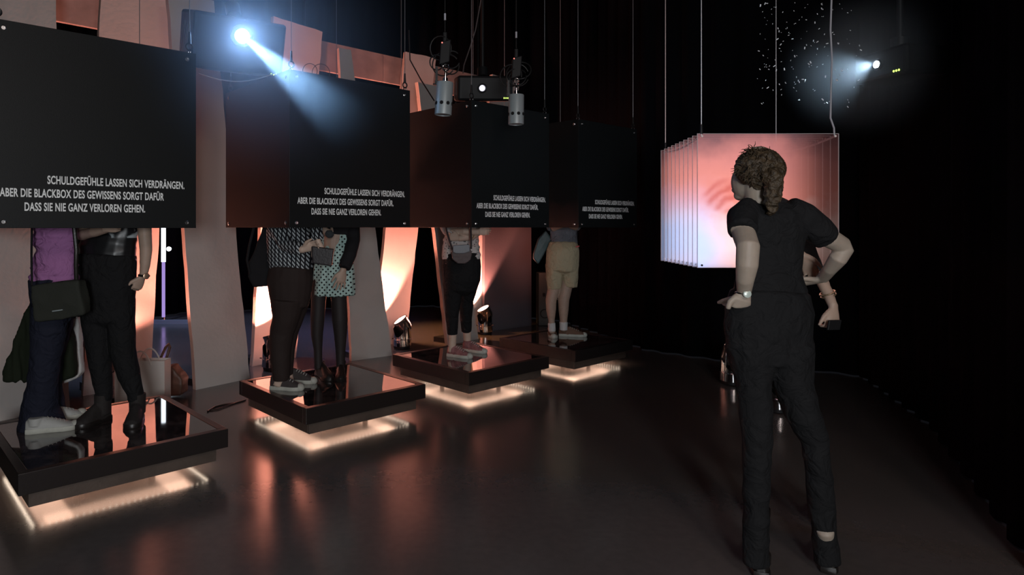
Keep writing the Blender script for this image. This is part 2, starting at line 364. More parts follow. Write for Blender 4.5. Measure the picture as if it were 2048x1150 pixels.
# ------------------------------------------------------------------ hanging boxes with lettering
def text_mesh(body):
    c = bpy.data.curves.new('lettering', 'FONT'); c.body = body; c.size = 1; c.extrude = 0.012; c.offset = 0.025; c.space_character = 1.06
    o = bpy.data.objects.new('t', c); COL.objects.link(o); dg = bpy.context.evaluated_depsgraph_get()
    bpy.context.view_layer.update()
    me = bpy.data.meshes.new_from_object(o.evaluated_get(dg)); bpy.data.objects.remove(o)
    xs = [v.co.x for v in me.vertices]; return me, min(xs), max(xs)
def hang_box(A, w, z0, z1, label, comma):
    A = Vector((*A, 0)); root = thing('hanging_box', label, 'hanging box', tuple(A + (U + V) * w / 2 + Z * z0), 'black boxes hung over the platforms')
    B = A + V * w; C_ = A + U * w; D_ = C_ + V * w; zc = (z0 + z1) / 2; hz = (z1 - z0) / 2; t = 0.006
    for nm, p, q, out in (('board', A, B, -U), ('board', A, C_, -V), ('board', B, D_, V), ('board', C_, D_, U)):
        d = (q - p).normalized(); mb = MB(); extra = t if out in (-U, U) else -t
        mb.obox((p + q) / 2 + Z * zc, d * (w / 2 + extra), out * t, Z * hz)
        bo = mb.build(nm, M_board, root, bevel=0.0015)
        for sx in (0.045, w - 0.045):
            for sz in (z0 + 0.03, z1 - 0.04):
                c = p + d * sx + out * t + Z * sz; mb = MB()
                mb.lathe(c - out * 0.001, out, [(0.0125, 0), (0.0125, 0.003), (0.009, 0.006), (0.004, 0.006), (0.004, 0.003)], 16)
                mb.build('bolt', M_bolt, bo, smooth=True)
    lines = [('SCHULDGEFÜHLE LASSEN SICH VERDRÄNGEN,', 0.25, 0.925, 0.222), ('ABER DIE BLACKBOX DES GEWISSENS SORGT DAFÜR' + (',' if comma else ''), 0.05, 0.822 if comma else 0.812, 0.154),
             ('DASS SIE NIE GANZ VERLOREN GEHEN.', 0.152, 0.712, 0.086)]
    if not comma: lines = [(a_, b_ - 0.02, c_ - 0.016, z_) for a_, b_, c_, z_ in lines]
    for body, s0, s1, zb in lines:
        me, x0, x1 = text_mesh(body); hgt = 0.0415 / 0.73; k = w / 0.97
        for vtx in me.vertices:
            x, y, z = vtx.co
            p = A + V * (k * (s0 + (x - x0) / (x1 - x0) * (s1 - s0))) - U * (t + 0.0008 + z * 0.02) + Z * (z0 + zb + y * hgt)
            vtx.co = p - root.location
        me.update(); obj('lettering', me, M_text, root)
    for p, q, out in ((A, B, -U), (B, A, V), (C_, D_, -V), (D_, C_, U)):
        c = p + (A + (U + V) * w / 2 - p).normalized() * 0.03 + Z * z1
        mb = MB(); mb.tube([c + Z * 0.10, c + Z * 3.59], 0.0022, 6) if False else mb.tube([c + Z * 0.10, Vector((c.x, c.y, 5.99))], 0.0028, 6)
        wi = mb.build('cable', M_wire, root, smooth=True)
        mb = MB(); mb.cyl(c + Z * 0.055, c + Z * 0.125, 0.009, 12, 0.006); mb.build('cable_sleeve', M_blackmetal, wi, smooth=True)
        mb = MB(); mb.torus(c + Z * 0.04, U, 0.019, 0.005); mb.build('eye_ring', M_blackmetal, wi, smooth=True)
        mb = MB(); mb.torus(c + Z * 0.008, V, 0.016, 0.0035); mb.build('shackle', M_bolt, wi, smooth=True)
    return root
A2 = (-0.90, 4.10); A3 = (0.314, 5.06); A4 = (1.356, 5.95)
A1 = (-2.097, 3.077)
hang_box(A1, 0.97, 1.397, 2.40, 'largest black hanging box at the left edge, lettering without a comma after DAFÜR', False)
hang_box(A2, 0.97, 1.40, 2.405, 'black hanging box in the middle, over the houndstooth sweater and polka dot dress', True)
hang_box(A3, 0.94, 1.40, 2.40, 'black hanging box behind the two silver lamps', True)
hang_box(A4, 0.965, 1.40, 2.40, 'smallest and farthest black hanging box, over the man in shorts', True)

# ------------------------------------------------------------------ chrome floor spotlights
def spot_fixture(Xp, Yp, label, direction, power, color=SALMON, angle=80, scale=1.0, emis=None, blend=0.35):
    p = G(Xp, Yp); s_ = scale; root = thing('floor_spotlight', label, 'spotlight', tuple(p), 'chrome floor spotlights')
    d = Vector(direction).normalized()
    mb = MB(); mb.lathe(p, Z, [(0.085 * s_, 0), (0.095 * s_, 0.008), (0.095 * s_, 0.035), (0.10 * s_, 0.036)], 28); mb.build('base', M_plastic, root, smooth=True)
    mb = MB(); r = 0.108 * s_; n = 40; vs_ = []; fs = []     # open can with a U-shaped cut facing the viewer
    zt0 = p.z + 0.25 * s_
    for k in range(n):
        t = 2 * PI * k / n; fr = max(0, -math.sin(t + 0.5)); ztop = zt0 - 0.11 * s_ * (fr ** 3) + 0.0
        for rr in (r, r * 0.96):
            vs_.append(p + Vector((math.cos(t) * rr, math.sin(t) * rr, 0.037 * s_))); vs_.append(Vector((p.x + math.cos(t) * rr * 0.93, p.y + math.sin(t) * rr * 0.93, ztop)))
    for k in range(n):
        a_ = k * 4; b_ = ((k + 1) % n) * 4
        fs += [(a_, b_, b_ + 1, a_ + 1), (a_ + 2, a_ + 3, b_ + 3, b_ + 2), (a_ + 1, b_ + 1, b_ + 3, a_ + 3), (a_, a_ + 2, b_ + 2, b_)]
    mb.add(vs_, fs); mb.build('can', M_chrome, root, smooth=True)
    mb = MB(); mb.torus(p + Z * 0.115 * s_, Z, r * 1.005, 0.004 * s_, 36); mb.build('ring', M_chrome, root, smooth=True)
    for k in range(3):
        t = -PI / 2 + (k - 1) * 1.1; q = p + Vector((math.cos(t), math.sin(t), 0)) * r * 1.02 + Z * 0.125 * s_
        mb = MB(); mb.cyl(q, q + Vector((math.cos(t), math.sin(t), 0)) * 0.018 * s_, 0.007 * s_, 10); mb.build('wing_screw', M_chrome, root, smooth=True)
    hc = p + Z * 0.30 * s_
    mb = MB(); mb.lathe(hc - d * 0.13 * s_, d, [(0.02 * s_, 0), (0.065 * s_, 0.02 * s_), (0.085 * s_, 0.07 * s_), (0.088 * s_, 0.15 * s_), (0.092 * s_, 0.155 * s_), (0.092 * s_, 0.175 * s_), (0.082 * s_, 0.175 * s_), (0.080 * s_, 0.165 * s_)], 32)
    hd = mb.build('lamp_head', mat('dark_chrome', (0.30, 0.26, 0.25), 0.18, 0.9), root, smooth=True)
    mb = MB(); mb.lathe(hc + d * 0.036 * s_, d, [(0.079 * s_, 0), (0.079 * s_, 0.003), (0.05 * s_, 0.008 * s_)], 32); mb.build('lens', emis or M_lens, hd, smooth=True)
    for k in (-1, 1):
        sd = d.cross(Z).normalized() if abs(d.z) < 0.99 else Vector((1, 0, 0))
        mb = MB(); mb.tube([hc + sd * k * 0.09 * s_, hc + sd * k * 0.10 * s_ - Z * 0.06 * s_, p + sd * k * 0.096 * s_ + Z * 0.16 * s_], 0.006 * s_, 8); mb.build('yoke_arm', M_chrome, root, smooth=True)
    if power:
        lp = hc + d * (0.062 * s_); light('spot_beam', 'SPOT', tuple(lp), power, color, aim=tuple(lp + d), size=0.05, angle=angle, blend=blend)
    return root
spot_fixture(222, 800, 'chrome floor spotlight seen between the legs beside the white paper bag', (0.0, 0.10, 1.0), 90, angle=135, blend=0.25)
spot_fixture(546, 739, 'chrome floor spotlight half hidden behind the houndstooth wearer', (-0.25, 0.10, 0.96), 850, angle=130, blend=0.2)
spot_fixture(804, 697, 'chrome floor spotlight standing fully visible between two middle platforms', (-0.55, -0.15, 0.80), 230, angle=140, blend=0.2)
spot_fixture(969, 668, 'chrome floor spotlight right of the person with crossed arms', (-0.45, -0.15, 0.85), 330, angle=140, blend=0.2)
spot_fixture(1464, 768, 'chrome floor spotlight at the left hip side of the viewer in black', (0.2, -0.3, 0.9), 3, scale=0.95)
spot_fixture(1556, 822, 'chrome floor spotlight seen between the legs of the viewer in black', (0.1, -0.2, 0.95), 1.0, scale=0.95, emis=M_plastic)

# ------------------------------------------------------------------ silver cylinder lamps with cable coils
def can_lamp(X, Ytop, Ybot, D, rpx, label, tilt):
    top = P(X[0], Ytop, D); bot = P(X[1], Ybot, D); r = rpx * D / F; ax = (bot - top).normalized()
    root = thing('cylinder_lamp', label, 'lamp', tuple(top), 'silver cylinder lamps hung from cables')
    L_ = (bot - top).length
    mb = MB(); mb.lathe(top, ax, [(r * 0.4, 0), (r * 0.97, 0.0), (r, 0.004), (r, L_ - 0.002), (r * 0.97, L_), (r * 0.9, L_), (r * 0.88, L_ - 0.05)], 40); body = mb.build('body', M_silver, root, smooth=True)
    sd = ax.orthogonal().normalized()
    for k in range(8):
        dd = Matrix.Rotation(2 * PI * (k + tilt) / 8, 3, ax) @ Vector((0, -1, 0)); dd = (dd - ax * dd.dot(ax)).normalized()
        c = top + ax * L_ * 0.66 + dd * (r - 0.001)
        mb = MB(); mb.lathe(c, dd, [(0.0125, 0), (0.0125, 0.002)], 16); mb.build('vent_hole', M_hole, body)
    mb = MB(); mb.lathe(bot - ax * 0.012, ax, [(r * 0.9, 0), (r * 0.9, 0.004), (r * 0.6, 0.008)], 32); mb.build('lens', mat('frosted_lens', (0.30, 0.26, 0.26), 0.3), root, smooth=True)
    mb = MB(); mb.cyl(top, top - ax * 0.03, 0.018, 16); mb.cyl(top - ax * 0.03, top - ax * 0.09, 0.008, 12); mb.torus(top - ax * 0.10, Vector((0, 1, 0)), 0.022, 0.005); mb.build('swivel', M_chrome, root, smooth=True)
    mb = MB(); c = top - ax * 0.05 + Vector((-0.06, 0, 0)); mb.obox(c, (0.008, 0, 0), (0, 0.02, 0), (0, 0, 0.055)); mb.obox(c - Z * 0.05, (0.012, 0, 0), (0, 0.012, 0), (0, 0, 0.012)); mb.cyl(c - Z * 0.06 - Vector((0.025, 0, 0)), c - Z * 0.06 + Vector((0.03, 0, 0)), 0.004, 8); mb.build('clamp', M_blackmetal, root)
    mb = MB(); mb.tube([top + Z * 0.1, top + Z * 0.4, Vector((top.x, top.y, 5.99))], 0.004, 8); mb.build('cable', M_cable, root, smooth=True)
    for k in range(5):
        cc = top + Vector((R.uniform(-0.07, 0.05), R.uniform(-0.03, 0.05), 0.17 + R.uniform(-0.05, 0.08))); axx = Vector((R.uniform(-0.5, 0.5), 1, R.uniform(-0.5, 0.5)))
        mb = MB(); mb.torus(cc, axx, R.uniform(0.05, 0.085), 0.0045, 22, R.uniform(0, 2), R.uniform(6, 8)); mb.build('cable_coil', M_cable, root, smooth=True)
    mb = MB(); q = top + Vector((0.0, 0, 0.20)); mb.obox(q, (0.035, 0, 0.01), (0, 0.03, 0), (0.005, 0, 0.075)); mb.obox(q + Z * 0.10, (0.014, 0, 0), (0, 0.012, 0), (0, 0, 0.04)); mb.build('connector', M_plastic, root, bevel=0.006)
    mb = MB(); mb.ball(q + Vector((-0.02, -0.032, 0.06)), 0.005, 0.004, 0.005, 8, 6); mb.build('indicator', M_redled, root)
    q = Vector((top.x, top.y, top.z + 0.42)); mb = MB(); mb.cyl(q, q + Z * 0.045, 0.007, 10); mb.build('cable_label', mat('tape', (0.5, 0.5, 0.55), 0.7), root)
    return root
can_lamp((890, 886), 165, 230, 4.35, 17, 'silver cylinder lamp on the left, in front of the projector', 0.35)
can_lamp((1032.5, 1032), 190, 249, 4.75, 15.5, 'silver cylinder lamp on the right, in front of the projector', -0.25)

# ------------------------------------------------------------------ projectors
def projector(c, d, w, hgt, dep, label, lens_m, lens_r, group='ceiling projectors', lens_off=(0, 0)):
    c = Vector(c); d = Vector(d).normalized(); sd = d.cross(Z).normalized(); up = sd.cross(d)
    root = thing('projector', label, 'projector', tuple(c), group)
    mb = MB(); mb.obox(c, sd * w / 2, d * dep / 2, up * hgt / 2); mb.build('housing', M_plastic, root, bevel=0.02)
    fc = c + d * dep / 2 + sd * lens_off[0] + up * lens_off[1]
    mb = MB(); mb.lathe(fc - d * 0.01, d, [(lens_r * 1.7, 0), (lens_r * 1.7, 0.025), (lens_r * 1.15, 0.03), (lens_r * 1.1, 0.012)], 28); ring = mb.build('lens_barrel', M_blackmetal, root, smooth=True)
    mb = MB(); mb.lathe(fc + d * 0.0025, d, [(lens_r, 0), (lens_r * 0.9, 0.010), (lens_r * 0.4, 0.016)], 28); mb.build('lens', lens_m, ring, smooth=True)
    for k in range(3):
        mb = MB(); mb.ball(c + d * (dep / 2 + 0.001) - sd * (w / 2 - 0.045 - 0.017 * k) - up * (hgt / 2 - 0.025), 0.0055, 0.0055, 0.007, 8, 6); mb.build('indicator', M_green, root)
    for k in range(7):
        mb = MB(); mb.obox(c + sd * w / 2 + d * (dep * (-0.35 + 0.1 * k)), sd * 0.003, d * 0.012, up * hgt * 0.3); mb.build('vent_slat', M_blackmetal, root)
    mb = MB(); mb.cyl(c + up * hgt / 2, Vector((c.x, c.y, c.z + hgt / 2 + 0.08)), 0.05, 16); mb.cyl(Vector((c.x, c.y, c.z + hgt / 2 + 0.05)), Vector((c.x, c.y, 5.99)), 0.018, 12); mb.build('ceiling_mount', M_blackmetal, root, smooth=True)
    return root, fc
pc = P(464, 88, 4.42)
pdir = (Vector((0.45, 1.5, 1.6)) - pc).normalized()
_, LC = projector(pc, pdir, 0.60, 0.36, 0.44, 'black projector with the glaring blue white lens above the left boxes', M_projlens, 0.042, lens_off=(0, 0.065))
c2 = P(965, 178, 6.0)
projector(c2, (0.05, -1, -0.18), 0.50, 0.22, 0.42, 'black projector with a dim lens behind the two silver lamps', M_lens2, 0.026, lens_off=(0.03, 0.0))
mb = MB(); mb.tube([P(910, 205, 5.7), P(925, 212, 5.7), P(945, 207, 5.7)], 0.006); tag(mb.build('power_cable', M_cable, smooth=True), 'short black cable drooping under the projector with the dim lens', 'cable')
c3 = Vector((2.92, 4.02, 2.41))
projector(c3, (-1.0, -0.22, -0.02), 0.36, 0.18, 0.32, 'black projector throwing a beam at the right edge', M_projlens, 0.02)

# haze lit by the two projector beams
def haze(name, label, c, half, dens, aniso, color=(0.8, 0.9, 1.0)):
    m = bpy.data.materials.new(name); m.use_nodes = True; nt = m.node_tree; nt.nodes.clear()
    v = nt.nodes.new('ShaderNodeVolumeScatter'); v.inputs['Density'].default_value = dens; v.inputs['Anisotropy'].default_value = aniso; v.inputs['Color'].default_value = (*color, 1)
    # density fades towards the rim of the puff so that it has no hard border
    tc = nt.nodes.new('ShaderNodeTexCoord'); ln = nt.nodes.new('ShaderNodeVectorMath'); ln.operation = 'LENGTH'; mp = nt.nodes.new('ShaderNodeMapping')
    mp.inputs['Scale'].default_value = (1 / half[0], 1 / half[1], 1 / half[2]); nt.links.new(tc.outputs['Object'], mp.inputs['Vector']); nt.links.new(mp.outputs[0], ln.inputs[0])
    mr = nt.nodes.new('ShaderNodeMapRange'); mr.inputs[1].default_value = 1.0; mr.inputs[2].default_value = 0.1; mr.inputs[3].default_value = 0; mr.inputs[4].default_value = dens; mr.interpolation_type = 'SMOOTHSTEP'
    nt.links.new(ln.outputs['Value'], mr.inputs[0]); nt.links.new(mr.outputs[0], v.inputs['Density'])
    o_ = nt.nodes.new('ShaderNodeOutputMaterial'); nt.links.new(v.outputs[0], o_.inputs['Volume'])
    mb = MB(); mb.ball((0, 0, 0), *half, 24, 14); o = mb.build(name, m, smooth=True); o.location = c; tag(o, label, 'haze'); o['kind'] = 'stuff'
    return o
bd = (P(800, 330, 3.0) - LC).normalized()
hz = haze('haze', 'blue haze around the glaring projector lens and its beam', tuple(LC + bd * 0.45), (1.15, 1.15, 0.95), 0.26, 0.6)
light('projector_beam', 'SPOT', tuple(LC + pdir * 0.04), 750, (0.35, 0.62, 1.0), aim=tuple(LC + bd), size=0.012, angle=15, blend=0.8)
light('projector_spill', 'SPOT', tuple(LC + pdir * 0.05), 20, (0.25, 0.50, 1.0), aim=tuple(LC + pdir), size=0.02, angle=150, blend=0.8)
L3 = c3 + Vector((-0.20, -0.045, 0))
haze('haze', 'pale haze in the beam at the right edge', tuple(L3 + Vector((-0.05, 0, 0))), (0.50, 0.50, 0.50), 0.6, 0.0)
light('edge_beam', 'SPOT', tuple(L3), 22, (0.6, 0.82, 1.0), aim=(1.6, 6.2, 2.0), size=0.01, angle=100, blend=0.9)
mb = MB()
for k in range(150):
    t = R.random() ** 0.8; X = 1724 - 190 * t + R.uniform(-20, 0); Y = R.uniform(0, 215); D = R.uniform(3.1, 4.4)
    q = P(X, Y, D); r_ = R.choice((0.0012, 0.0016, 0.002, 0.003)); a_ = R.uniform(0, PI)
    mb.obox(q, Vector((math.cos(a_), 0, math.sin(a_))) * r_ * 2, (0, r_ * 0.6, 0), Vector((-math.sin(a_), 0, math.cos(a_))) * r_ * 0.7)
o = mb.build('dust', mat('dust_flake', (0.85, 0.9, 0.95), 0.6)); tag(o, 'dust flakes glinting in the beam at the right edge', 'dust'); o['kind'] = 'stuff'
# hoop-like cable under the glaring projector
mb = MB(); mb.tube([P(398 + 14 * k, 146 + 17 * math.sin(PI * k / 11), 4.3) for k in range(12)], 0.004, 8); tag(mb.build('signal_cable', mat('grey_cable', (0.25, 0.27, 0.3), 0.5), smooth=True), 'grey cable sagging in an arc below the glaring projector', 'cable')
mb = MB(); mb.tube([P(818, 60, 5.2), P(820, 120, 5.2), P(842, 160, 5.0), P(868, 201, 4.6)], 0.005, 8); tag(mb.build('lamp_cable', M_cable, smooth=True), 'black cable swinging down to the left silver lamp', 'cable')
mb = MB(); mb.tube([P(962, 0, 5.3), P(951, 60, 5.3), P(940, 95, 5.3), P(928, 130, 5.4), P(926, 146, 5.5)], 0.005, 8); tag(mb.build('projector_cable', mat('brown_cable', (0.10, 0.08, 0.08), 0.5), smooth=True), 'thin brown cable curving down to the projector with the dim lens', 'cable')
for i, (x, y, lab) in enumerate(((620, 142, 'left thin cable loop above the middle box'), (642, 146, 'right thin cable loop above the middle box'))):
    mb = MB(); mb.torus(P(x, y, 4.9), (0, 1, 0.2), 0.055 + 0.012 * i, 0.0028, 24); tag(mb.build('cable_loop', M_cable, smooth=True), lab, 'cable')
mb = MB(); mb.tube([P(552, 84, 4.42), P(557, 96, 4.42), P(557, 112, 4.42), P(553, 130, 4.42), P(549, 146, 4.42)], 0.006, 8); tag(mb.build('power_lead', M_cable, smooth=True), 'short black lead at the right side of the glaring projector', 'cable')

# tube light on a stand behind
p = G(327, 642); root = thing('tube_light_stand', 'upright tube light glowing white above violet, far behind the left panels', 'tube light', tuple(p))
mb = MB(); mb.cyl(p + Z * 0.02, p + Z * 0.06, 0.03, 14); mb.obox(p + Z * 0.012, (0.09, 0, 0), (0, 0.03, 0), (0, 0, 0.012)); mb.build('base', M_chrome, root)
mb = MB(); mb.cyl(p + Z * 0.06, p + Z * 0.88, 0.024, 16); mb.build('lower_tube', M_tubeviolet, root, smooth=True)
mb = MB(); mb.cyl(p + Z * 0.885, p + Z * 2.0, 0.032, 16); mb.build('upper_tube', M_tubewhite, root, smooth=True)
mb = MB(); q = p + Z * 1.08 + Vector((0.09, 0, 0)); mb.lathe(q, (0, -1, 0), [(0.03, 0), (0.035, 0.03), (0.02, 0.035)], 16); mb.build('clip_lamp', M_tubewhite, root, smooth=True)

# ------------------------------------------------------------------ layered acrylic screen
def film(name, alpha, detail):  # projected picture put into the sheets as their own emission
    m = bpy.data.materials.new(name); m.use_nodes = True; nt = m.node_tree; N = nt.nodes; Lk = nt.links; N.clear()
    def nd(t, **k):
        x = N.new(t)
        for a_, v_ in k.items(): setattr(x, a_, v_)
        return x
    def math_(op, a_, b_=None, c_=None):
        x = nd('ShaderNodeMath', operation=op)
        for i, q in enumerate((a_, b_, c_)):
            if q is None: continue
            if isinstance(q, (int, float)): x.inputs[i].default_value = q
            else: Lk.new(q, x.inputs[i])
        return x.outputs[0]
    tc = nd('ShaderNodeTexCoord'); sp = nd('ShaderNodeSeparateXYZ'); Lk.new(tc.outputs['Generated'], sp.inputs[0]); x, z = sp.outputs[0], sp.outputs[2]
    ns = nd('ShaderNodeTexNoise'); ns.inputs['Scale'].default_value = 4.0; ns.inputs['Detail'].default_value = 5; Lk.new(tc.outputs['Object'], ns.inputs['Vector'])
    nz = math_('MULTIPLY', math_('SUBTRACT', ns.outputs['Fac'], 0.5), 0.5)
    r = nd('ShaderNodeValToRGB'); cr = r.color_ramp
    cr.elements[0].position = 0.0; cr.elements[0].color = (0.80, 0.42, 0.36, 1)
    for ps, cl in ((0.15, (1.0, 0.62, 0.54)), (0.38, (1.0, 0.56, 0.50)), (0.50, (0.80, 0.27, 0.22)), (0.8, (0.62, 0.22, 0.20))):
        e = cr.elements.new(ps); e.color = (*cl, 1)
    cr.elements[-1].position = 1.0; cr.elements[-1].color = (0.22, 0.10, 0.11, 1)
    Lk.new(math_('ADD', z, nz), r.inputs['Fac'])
    # blue white light of the projected picture at lower left
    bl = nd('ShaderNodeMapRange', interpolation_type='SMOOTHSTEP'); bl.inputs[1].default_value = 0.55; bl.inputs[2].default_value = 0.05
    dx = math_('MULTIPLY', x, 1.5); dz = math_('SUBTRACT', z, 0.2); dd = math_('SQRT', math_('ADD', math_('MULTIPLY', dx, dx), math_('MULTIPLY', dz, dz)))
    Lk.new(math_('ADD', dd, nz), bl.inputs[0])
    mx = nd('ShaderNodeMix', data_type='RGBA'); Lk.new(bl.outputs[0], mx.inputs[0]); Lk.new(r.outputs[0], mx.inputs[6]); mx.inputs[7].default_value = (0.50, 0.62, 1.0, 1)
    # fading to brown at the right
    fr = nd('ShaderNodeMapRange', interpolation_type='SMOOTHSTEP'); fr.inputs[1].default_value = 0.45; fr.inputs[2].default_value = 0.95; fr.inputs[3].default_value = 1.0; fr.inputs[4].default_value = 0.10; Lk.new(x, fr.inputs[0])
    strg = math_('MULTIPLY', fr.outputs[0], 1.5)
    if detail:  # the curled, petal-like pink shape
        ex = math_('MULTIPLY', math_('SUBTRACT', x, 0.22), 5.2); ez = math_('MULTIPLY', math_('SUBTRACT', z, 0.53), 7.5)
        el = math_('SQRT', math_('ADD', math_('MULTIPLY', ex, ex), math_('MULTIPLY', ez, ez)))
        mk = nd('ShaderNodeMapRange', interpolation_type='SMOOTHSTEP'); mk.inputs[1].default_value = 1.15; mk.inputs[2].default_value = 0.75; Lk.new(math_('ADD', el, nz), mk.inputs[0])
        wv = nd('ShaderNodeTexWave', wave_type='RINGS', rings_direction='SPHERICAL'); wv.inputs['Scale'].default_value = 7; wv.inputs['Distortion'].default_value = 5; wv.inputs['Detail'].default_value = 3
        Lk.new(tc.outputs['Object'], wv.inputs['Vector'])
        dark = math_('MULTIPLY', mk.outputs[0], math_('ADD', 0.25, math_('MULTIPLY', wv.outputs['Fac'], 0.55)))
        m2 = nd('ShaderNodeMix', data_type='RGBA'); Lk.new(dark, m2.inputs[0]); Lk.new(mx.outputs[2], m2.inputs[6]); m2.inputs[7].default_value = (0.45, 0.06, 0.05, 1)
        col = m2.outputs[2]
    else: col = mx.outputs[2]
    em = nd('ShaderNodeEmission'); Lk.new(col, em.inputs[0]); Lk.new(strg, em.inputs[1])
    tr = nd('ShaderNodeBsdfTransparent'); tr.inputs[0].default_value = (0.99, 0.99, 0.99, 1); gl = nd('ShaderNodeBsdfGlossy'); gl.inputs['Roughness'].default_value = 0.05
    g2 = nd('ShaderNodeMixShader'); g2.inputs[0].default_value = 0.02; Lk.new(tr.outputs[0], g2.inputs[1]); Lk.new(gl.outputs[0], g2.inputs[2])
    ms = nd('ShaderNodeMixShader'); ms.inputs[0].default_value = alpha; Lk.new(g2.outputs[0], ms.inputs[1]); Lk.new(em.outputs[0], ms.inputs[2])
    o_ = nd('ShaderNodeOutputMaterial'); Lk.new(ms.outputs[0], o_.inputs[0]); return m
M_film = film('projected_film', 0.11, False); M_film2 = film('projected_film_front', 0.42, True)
M_edge = bpy.data.materials.new('acrylic_edge'); M_edge.use_nodes = True
N, L, b = nodes(M_edge); b.inputs['Base Color'].default_value = (0.75, 0.70, 0.72, 1); b.inputs['Roughness'].default_value = 0.2; b.inputs['Alpha'].default_value = 0.55
b.inputs['Emission Color'].default_value = (1.0, 0.75, 0.72, 1); b.inputs['Emission Strength'].default_value = 0.04  # faint picture light on the edges put in as emission
nS = 10; Dn, Df = 3.37, 4.10; zt_ = H + (HY - 268) * Dn / F; zb_ = H - (535 - HY) * Dn / F
root = thing('layered_screen', 'stack of clear acrylic sheets glowing with a pink projected picture', 'screen', (1.8, (Dn + Df) / 2, zb_))
lefts = []
for k in range(nS):
    t = k / (nS - 1); D = Dn + (Df - Dn) * t; x0 = 1.39 + 0.07 * t; x1 = x0 + 0.735
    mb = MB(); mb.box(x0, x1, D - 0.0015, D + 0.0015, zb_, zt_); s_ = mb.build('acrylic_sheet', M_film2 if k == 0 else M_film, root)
    mb = MB(); e_ = 0.0022
    mb.box(x0 - e_, x0, D - 0.003, D + 0.003, zb_ - e_, zt_ + e_); mb.box(x1, x1 + e_, D - 0.003, D + 0.003, zb_ - e_, zt_ + e_)
    mb.box(x0, x1, D - 0.003, D + 0.003, zt_, zt_ + e_); mb.box(x0, x1, D - 0.003, D + 0.003, zb_ - e_, zb_); mb.build('edge', M_edge, s_)
    for (xx, zz) in ((x0 + 0.02, zb_ + 0.012), (x1 - 0.02, zb_ + 0.012), (x0 + 0.02, zt_ - 0.012), (x1 - 0.02, zt_ - 0.012)):
        mb = MB(); mb.lathe((xx, D - 0.008, zz), (0, 1, 0), [(0.006, 0), (0.006, 0.016)], 6); mb.build('spacer_nut', M_bolt, s_)
for xs, lab in (((1.41, 1.48), 'l'), ((2.105, 2.175), 'r')):
    pts = [Vector((xs[0] + (xs[1] - xs[0]) * t / 10, Dn - 0.01 + (Df - Dn + 0.02) * t / 10, zt_ - 0.012 - (0.02 * math.sin(PI * t / 10)))) for t in range(11)]
    mb = MB(); mb.tube(pts, 0.006, 8); mb.build('cord', mat('white_cord', (0.85, 0.72, 0.70), 0.5), root, smooth=True)
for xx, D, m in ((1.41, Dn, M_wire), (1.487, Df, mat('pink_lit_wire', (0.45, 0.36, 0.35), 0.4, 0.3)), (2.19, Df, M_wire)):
    mb = MB(); mb.tube([(xx, D, zt_ - 0.01), (xx, D, 5.99)], 0.003, 6); w_ = mb.build('cable', m, root, smooth=True)
    mb = MB(); mb.cyl((xx, D, zt_), (xx, D, zt_ + 0.05), 0.008, 10, 0.006); mb.build('cable_sleeve', M_blackmetal, w_, smooth=True)
mb = MB(); mb.tube([(2.105, Dn, zt_ - 0.01)] + [P(X, Y, Dn) for X, Y in ((1668, 256), (1661, 236), (1662, 180), (1664, 120), (1661, 60), (1663, 0), (1661, -80), (1662, -700))], 0.0045, 8); mb.build('cable', mat('grey_screen_cable', (0.35, 0.35, 0.38), 0.5), root, smooth=True)
light('screen_glow', 'AREA', (1.75, 3.2, 1.45), 2.0, (1.0, 0.5, 0.42), aim=(1.6, 1.0, 1.2), size=0.6)

# ------------------------------------------------------------------ people
def skinmat(name, c): 
    m = mat(name, c, rough=0.55, var=0.06, vscale=30, bump=0.03, bscale=150); m.node_tree.nodes['Principled BSDF'].inputs['Subsurface Weight'].default_value = 0.08; return m
M_skin = skinmat('skin', (0.44, 0.31, 0.24)); M_skin2 = skinmat('pale_skin', (0.60, 0.44, 0.35)); M_skin3 = skinmat('cool_skin', (0.38, 0.31, 0.25)); M_skinD = skinmat('tan_skin', (0.42, 0.28, 0.19))
M_hairbrown = mat('brown_hair', (0.07, 0.04, 0.022), rough=0.6, bump=0.6, bscale=120, var=0.5, vscale=30)
M_blackcloth = mat('black_cloth', (0.011, 0.011, 0.012), rough=0.85, spec=0.2, bump=0.2, bscale=60)
M_blackcloth2 = mat('soft_black_cloth', (0.016, 0.015, 0.017), rough=0.9, spec=0.2, bump=0.3, bscale=40)
M_navy = mat('navy_denim', (0.016, 0.018, 0.032), rough=0.85, spec=0.2, bump=0.2, bscale=90)
M_tights = mat('black_tights', (0.024, 0.018, 0.018), rough=0.6, spec=0.3)
M_purple = mat('purple_jersey', (0.40, 0.17, 0.38), rough=0.85, spec=0.2, bump=0.25, bscale=25)
M_grey = mat('grey_jersey', (0.17, 0.18, 0.21), rough=0.85, spec=0.2, bump=0.3, bscale=25, var=0.15)
M_beige = mat('beige_cotton', (0.46, 0.39, 0.26), rough=0.85, spec=0.2, bump=0.3, bscale=30)
M_white = mat('white_cloth', (0.62, 0.60, 0.58), rough=0.8, bump=0.15, bscale=30)
M_sole = mat('white_rubber', (0.50, 0.50, 0.44), rough=0.6, var=0.12, vscale=25)
M_bootblack = mat('black_leather', (0.016, 0.013, 0.012), rough=0.38, bump=0.1, bscale=50)
M_suede = mat('black_suede', (0.018, 0.014, 0.013), rough=0.8, bump=0.2, bscale=80)
M_canvas = mat('grey_canvas', (0.055, 0.045, 0.043), rough=0.85, bump=0.2, bscale=200)
M_redcanvas = mat('faded_red_canvas', (0.26, 0.11, 0.11), rough=0.85, bump=0.2, bscale=200, var=0.35, vscale=30)
M_brownsuede = mat('brown_suede', (0.16, 0.085, 0.055), rough=0.8, bump=0.2, bscale=200, var=0.15)
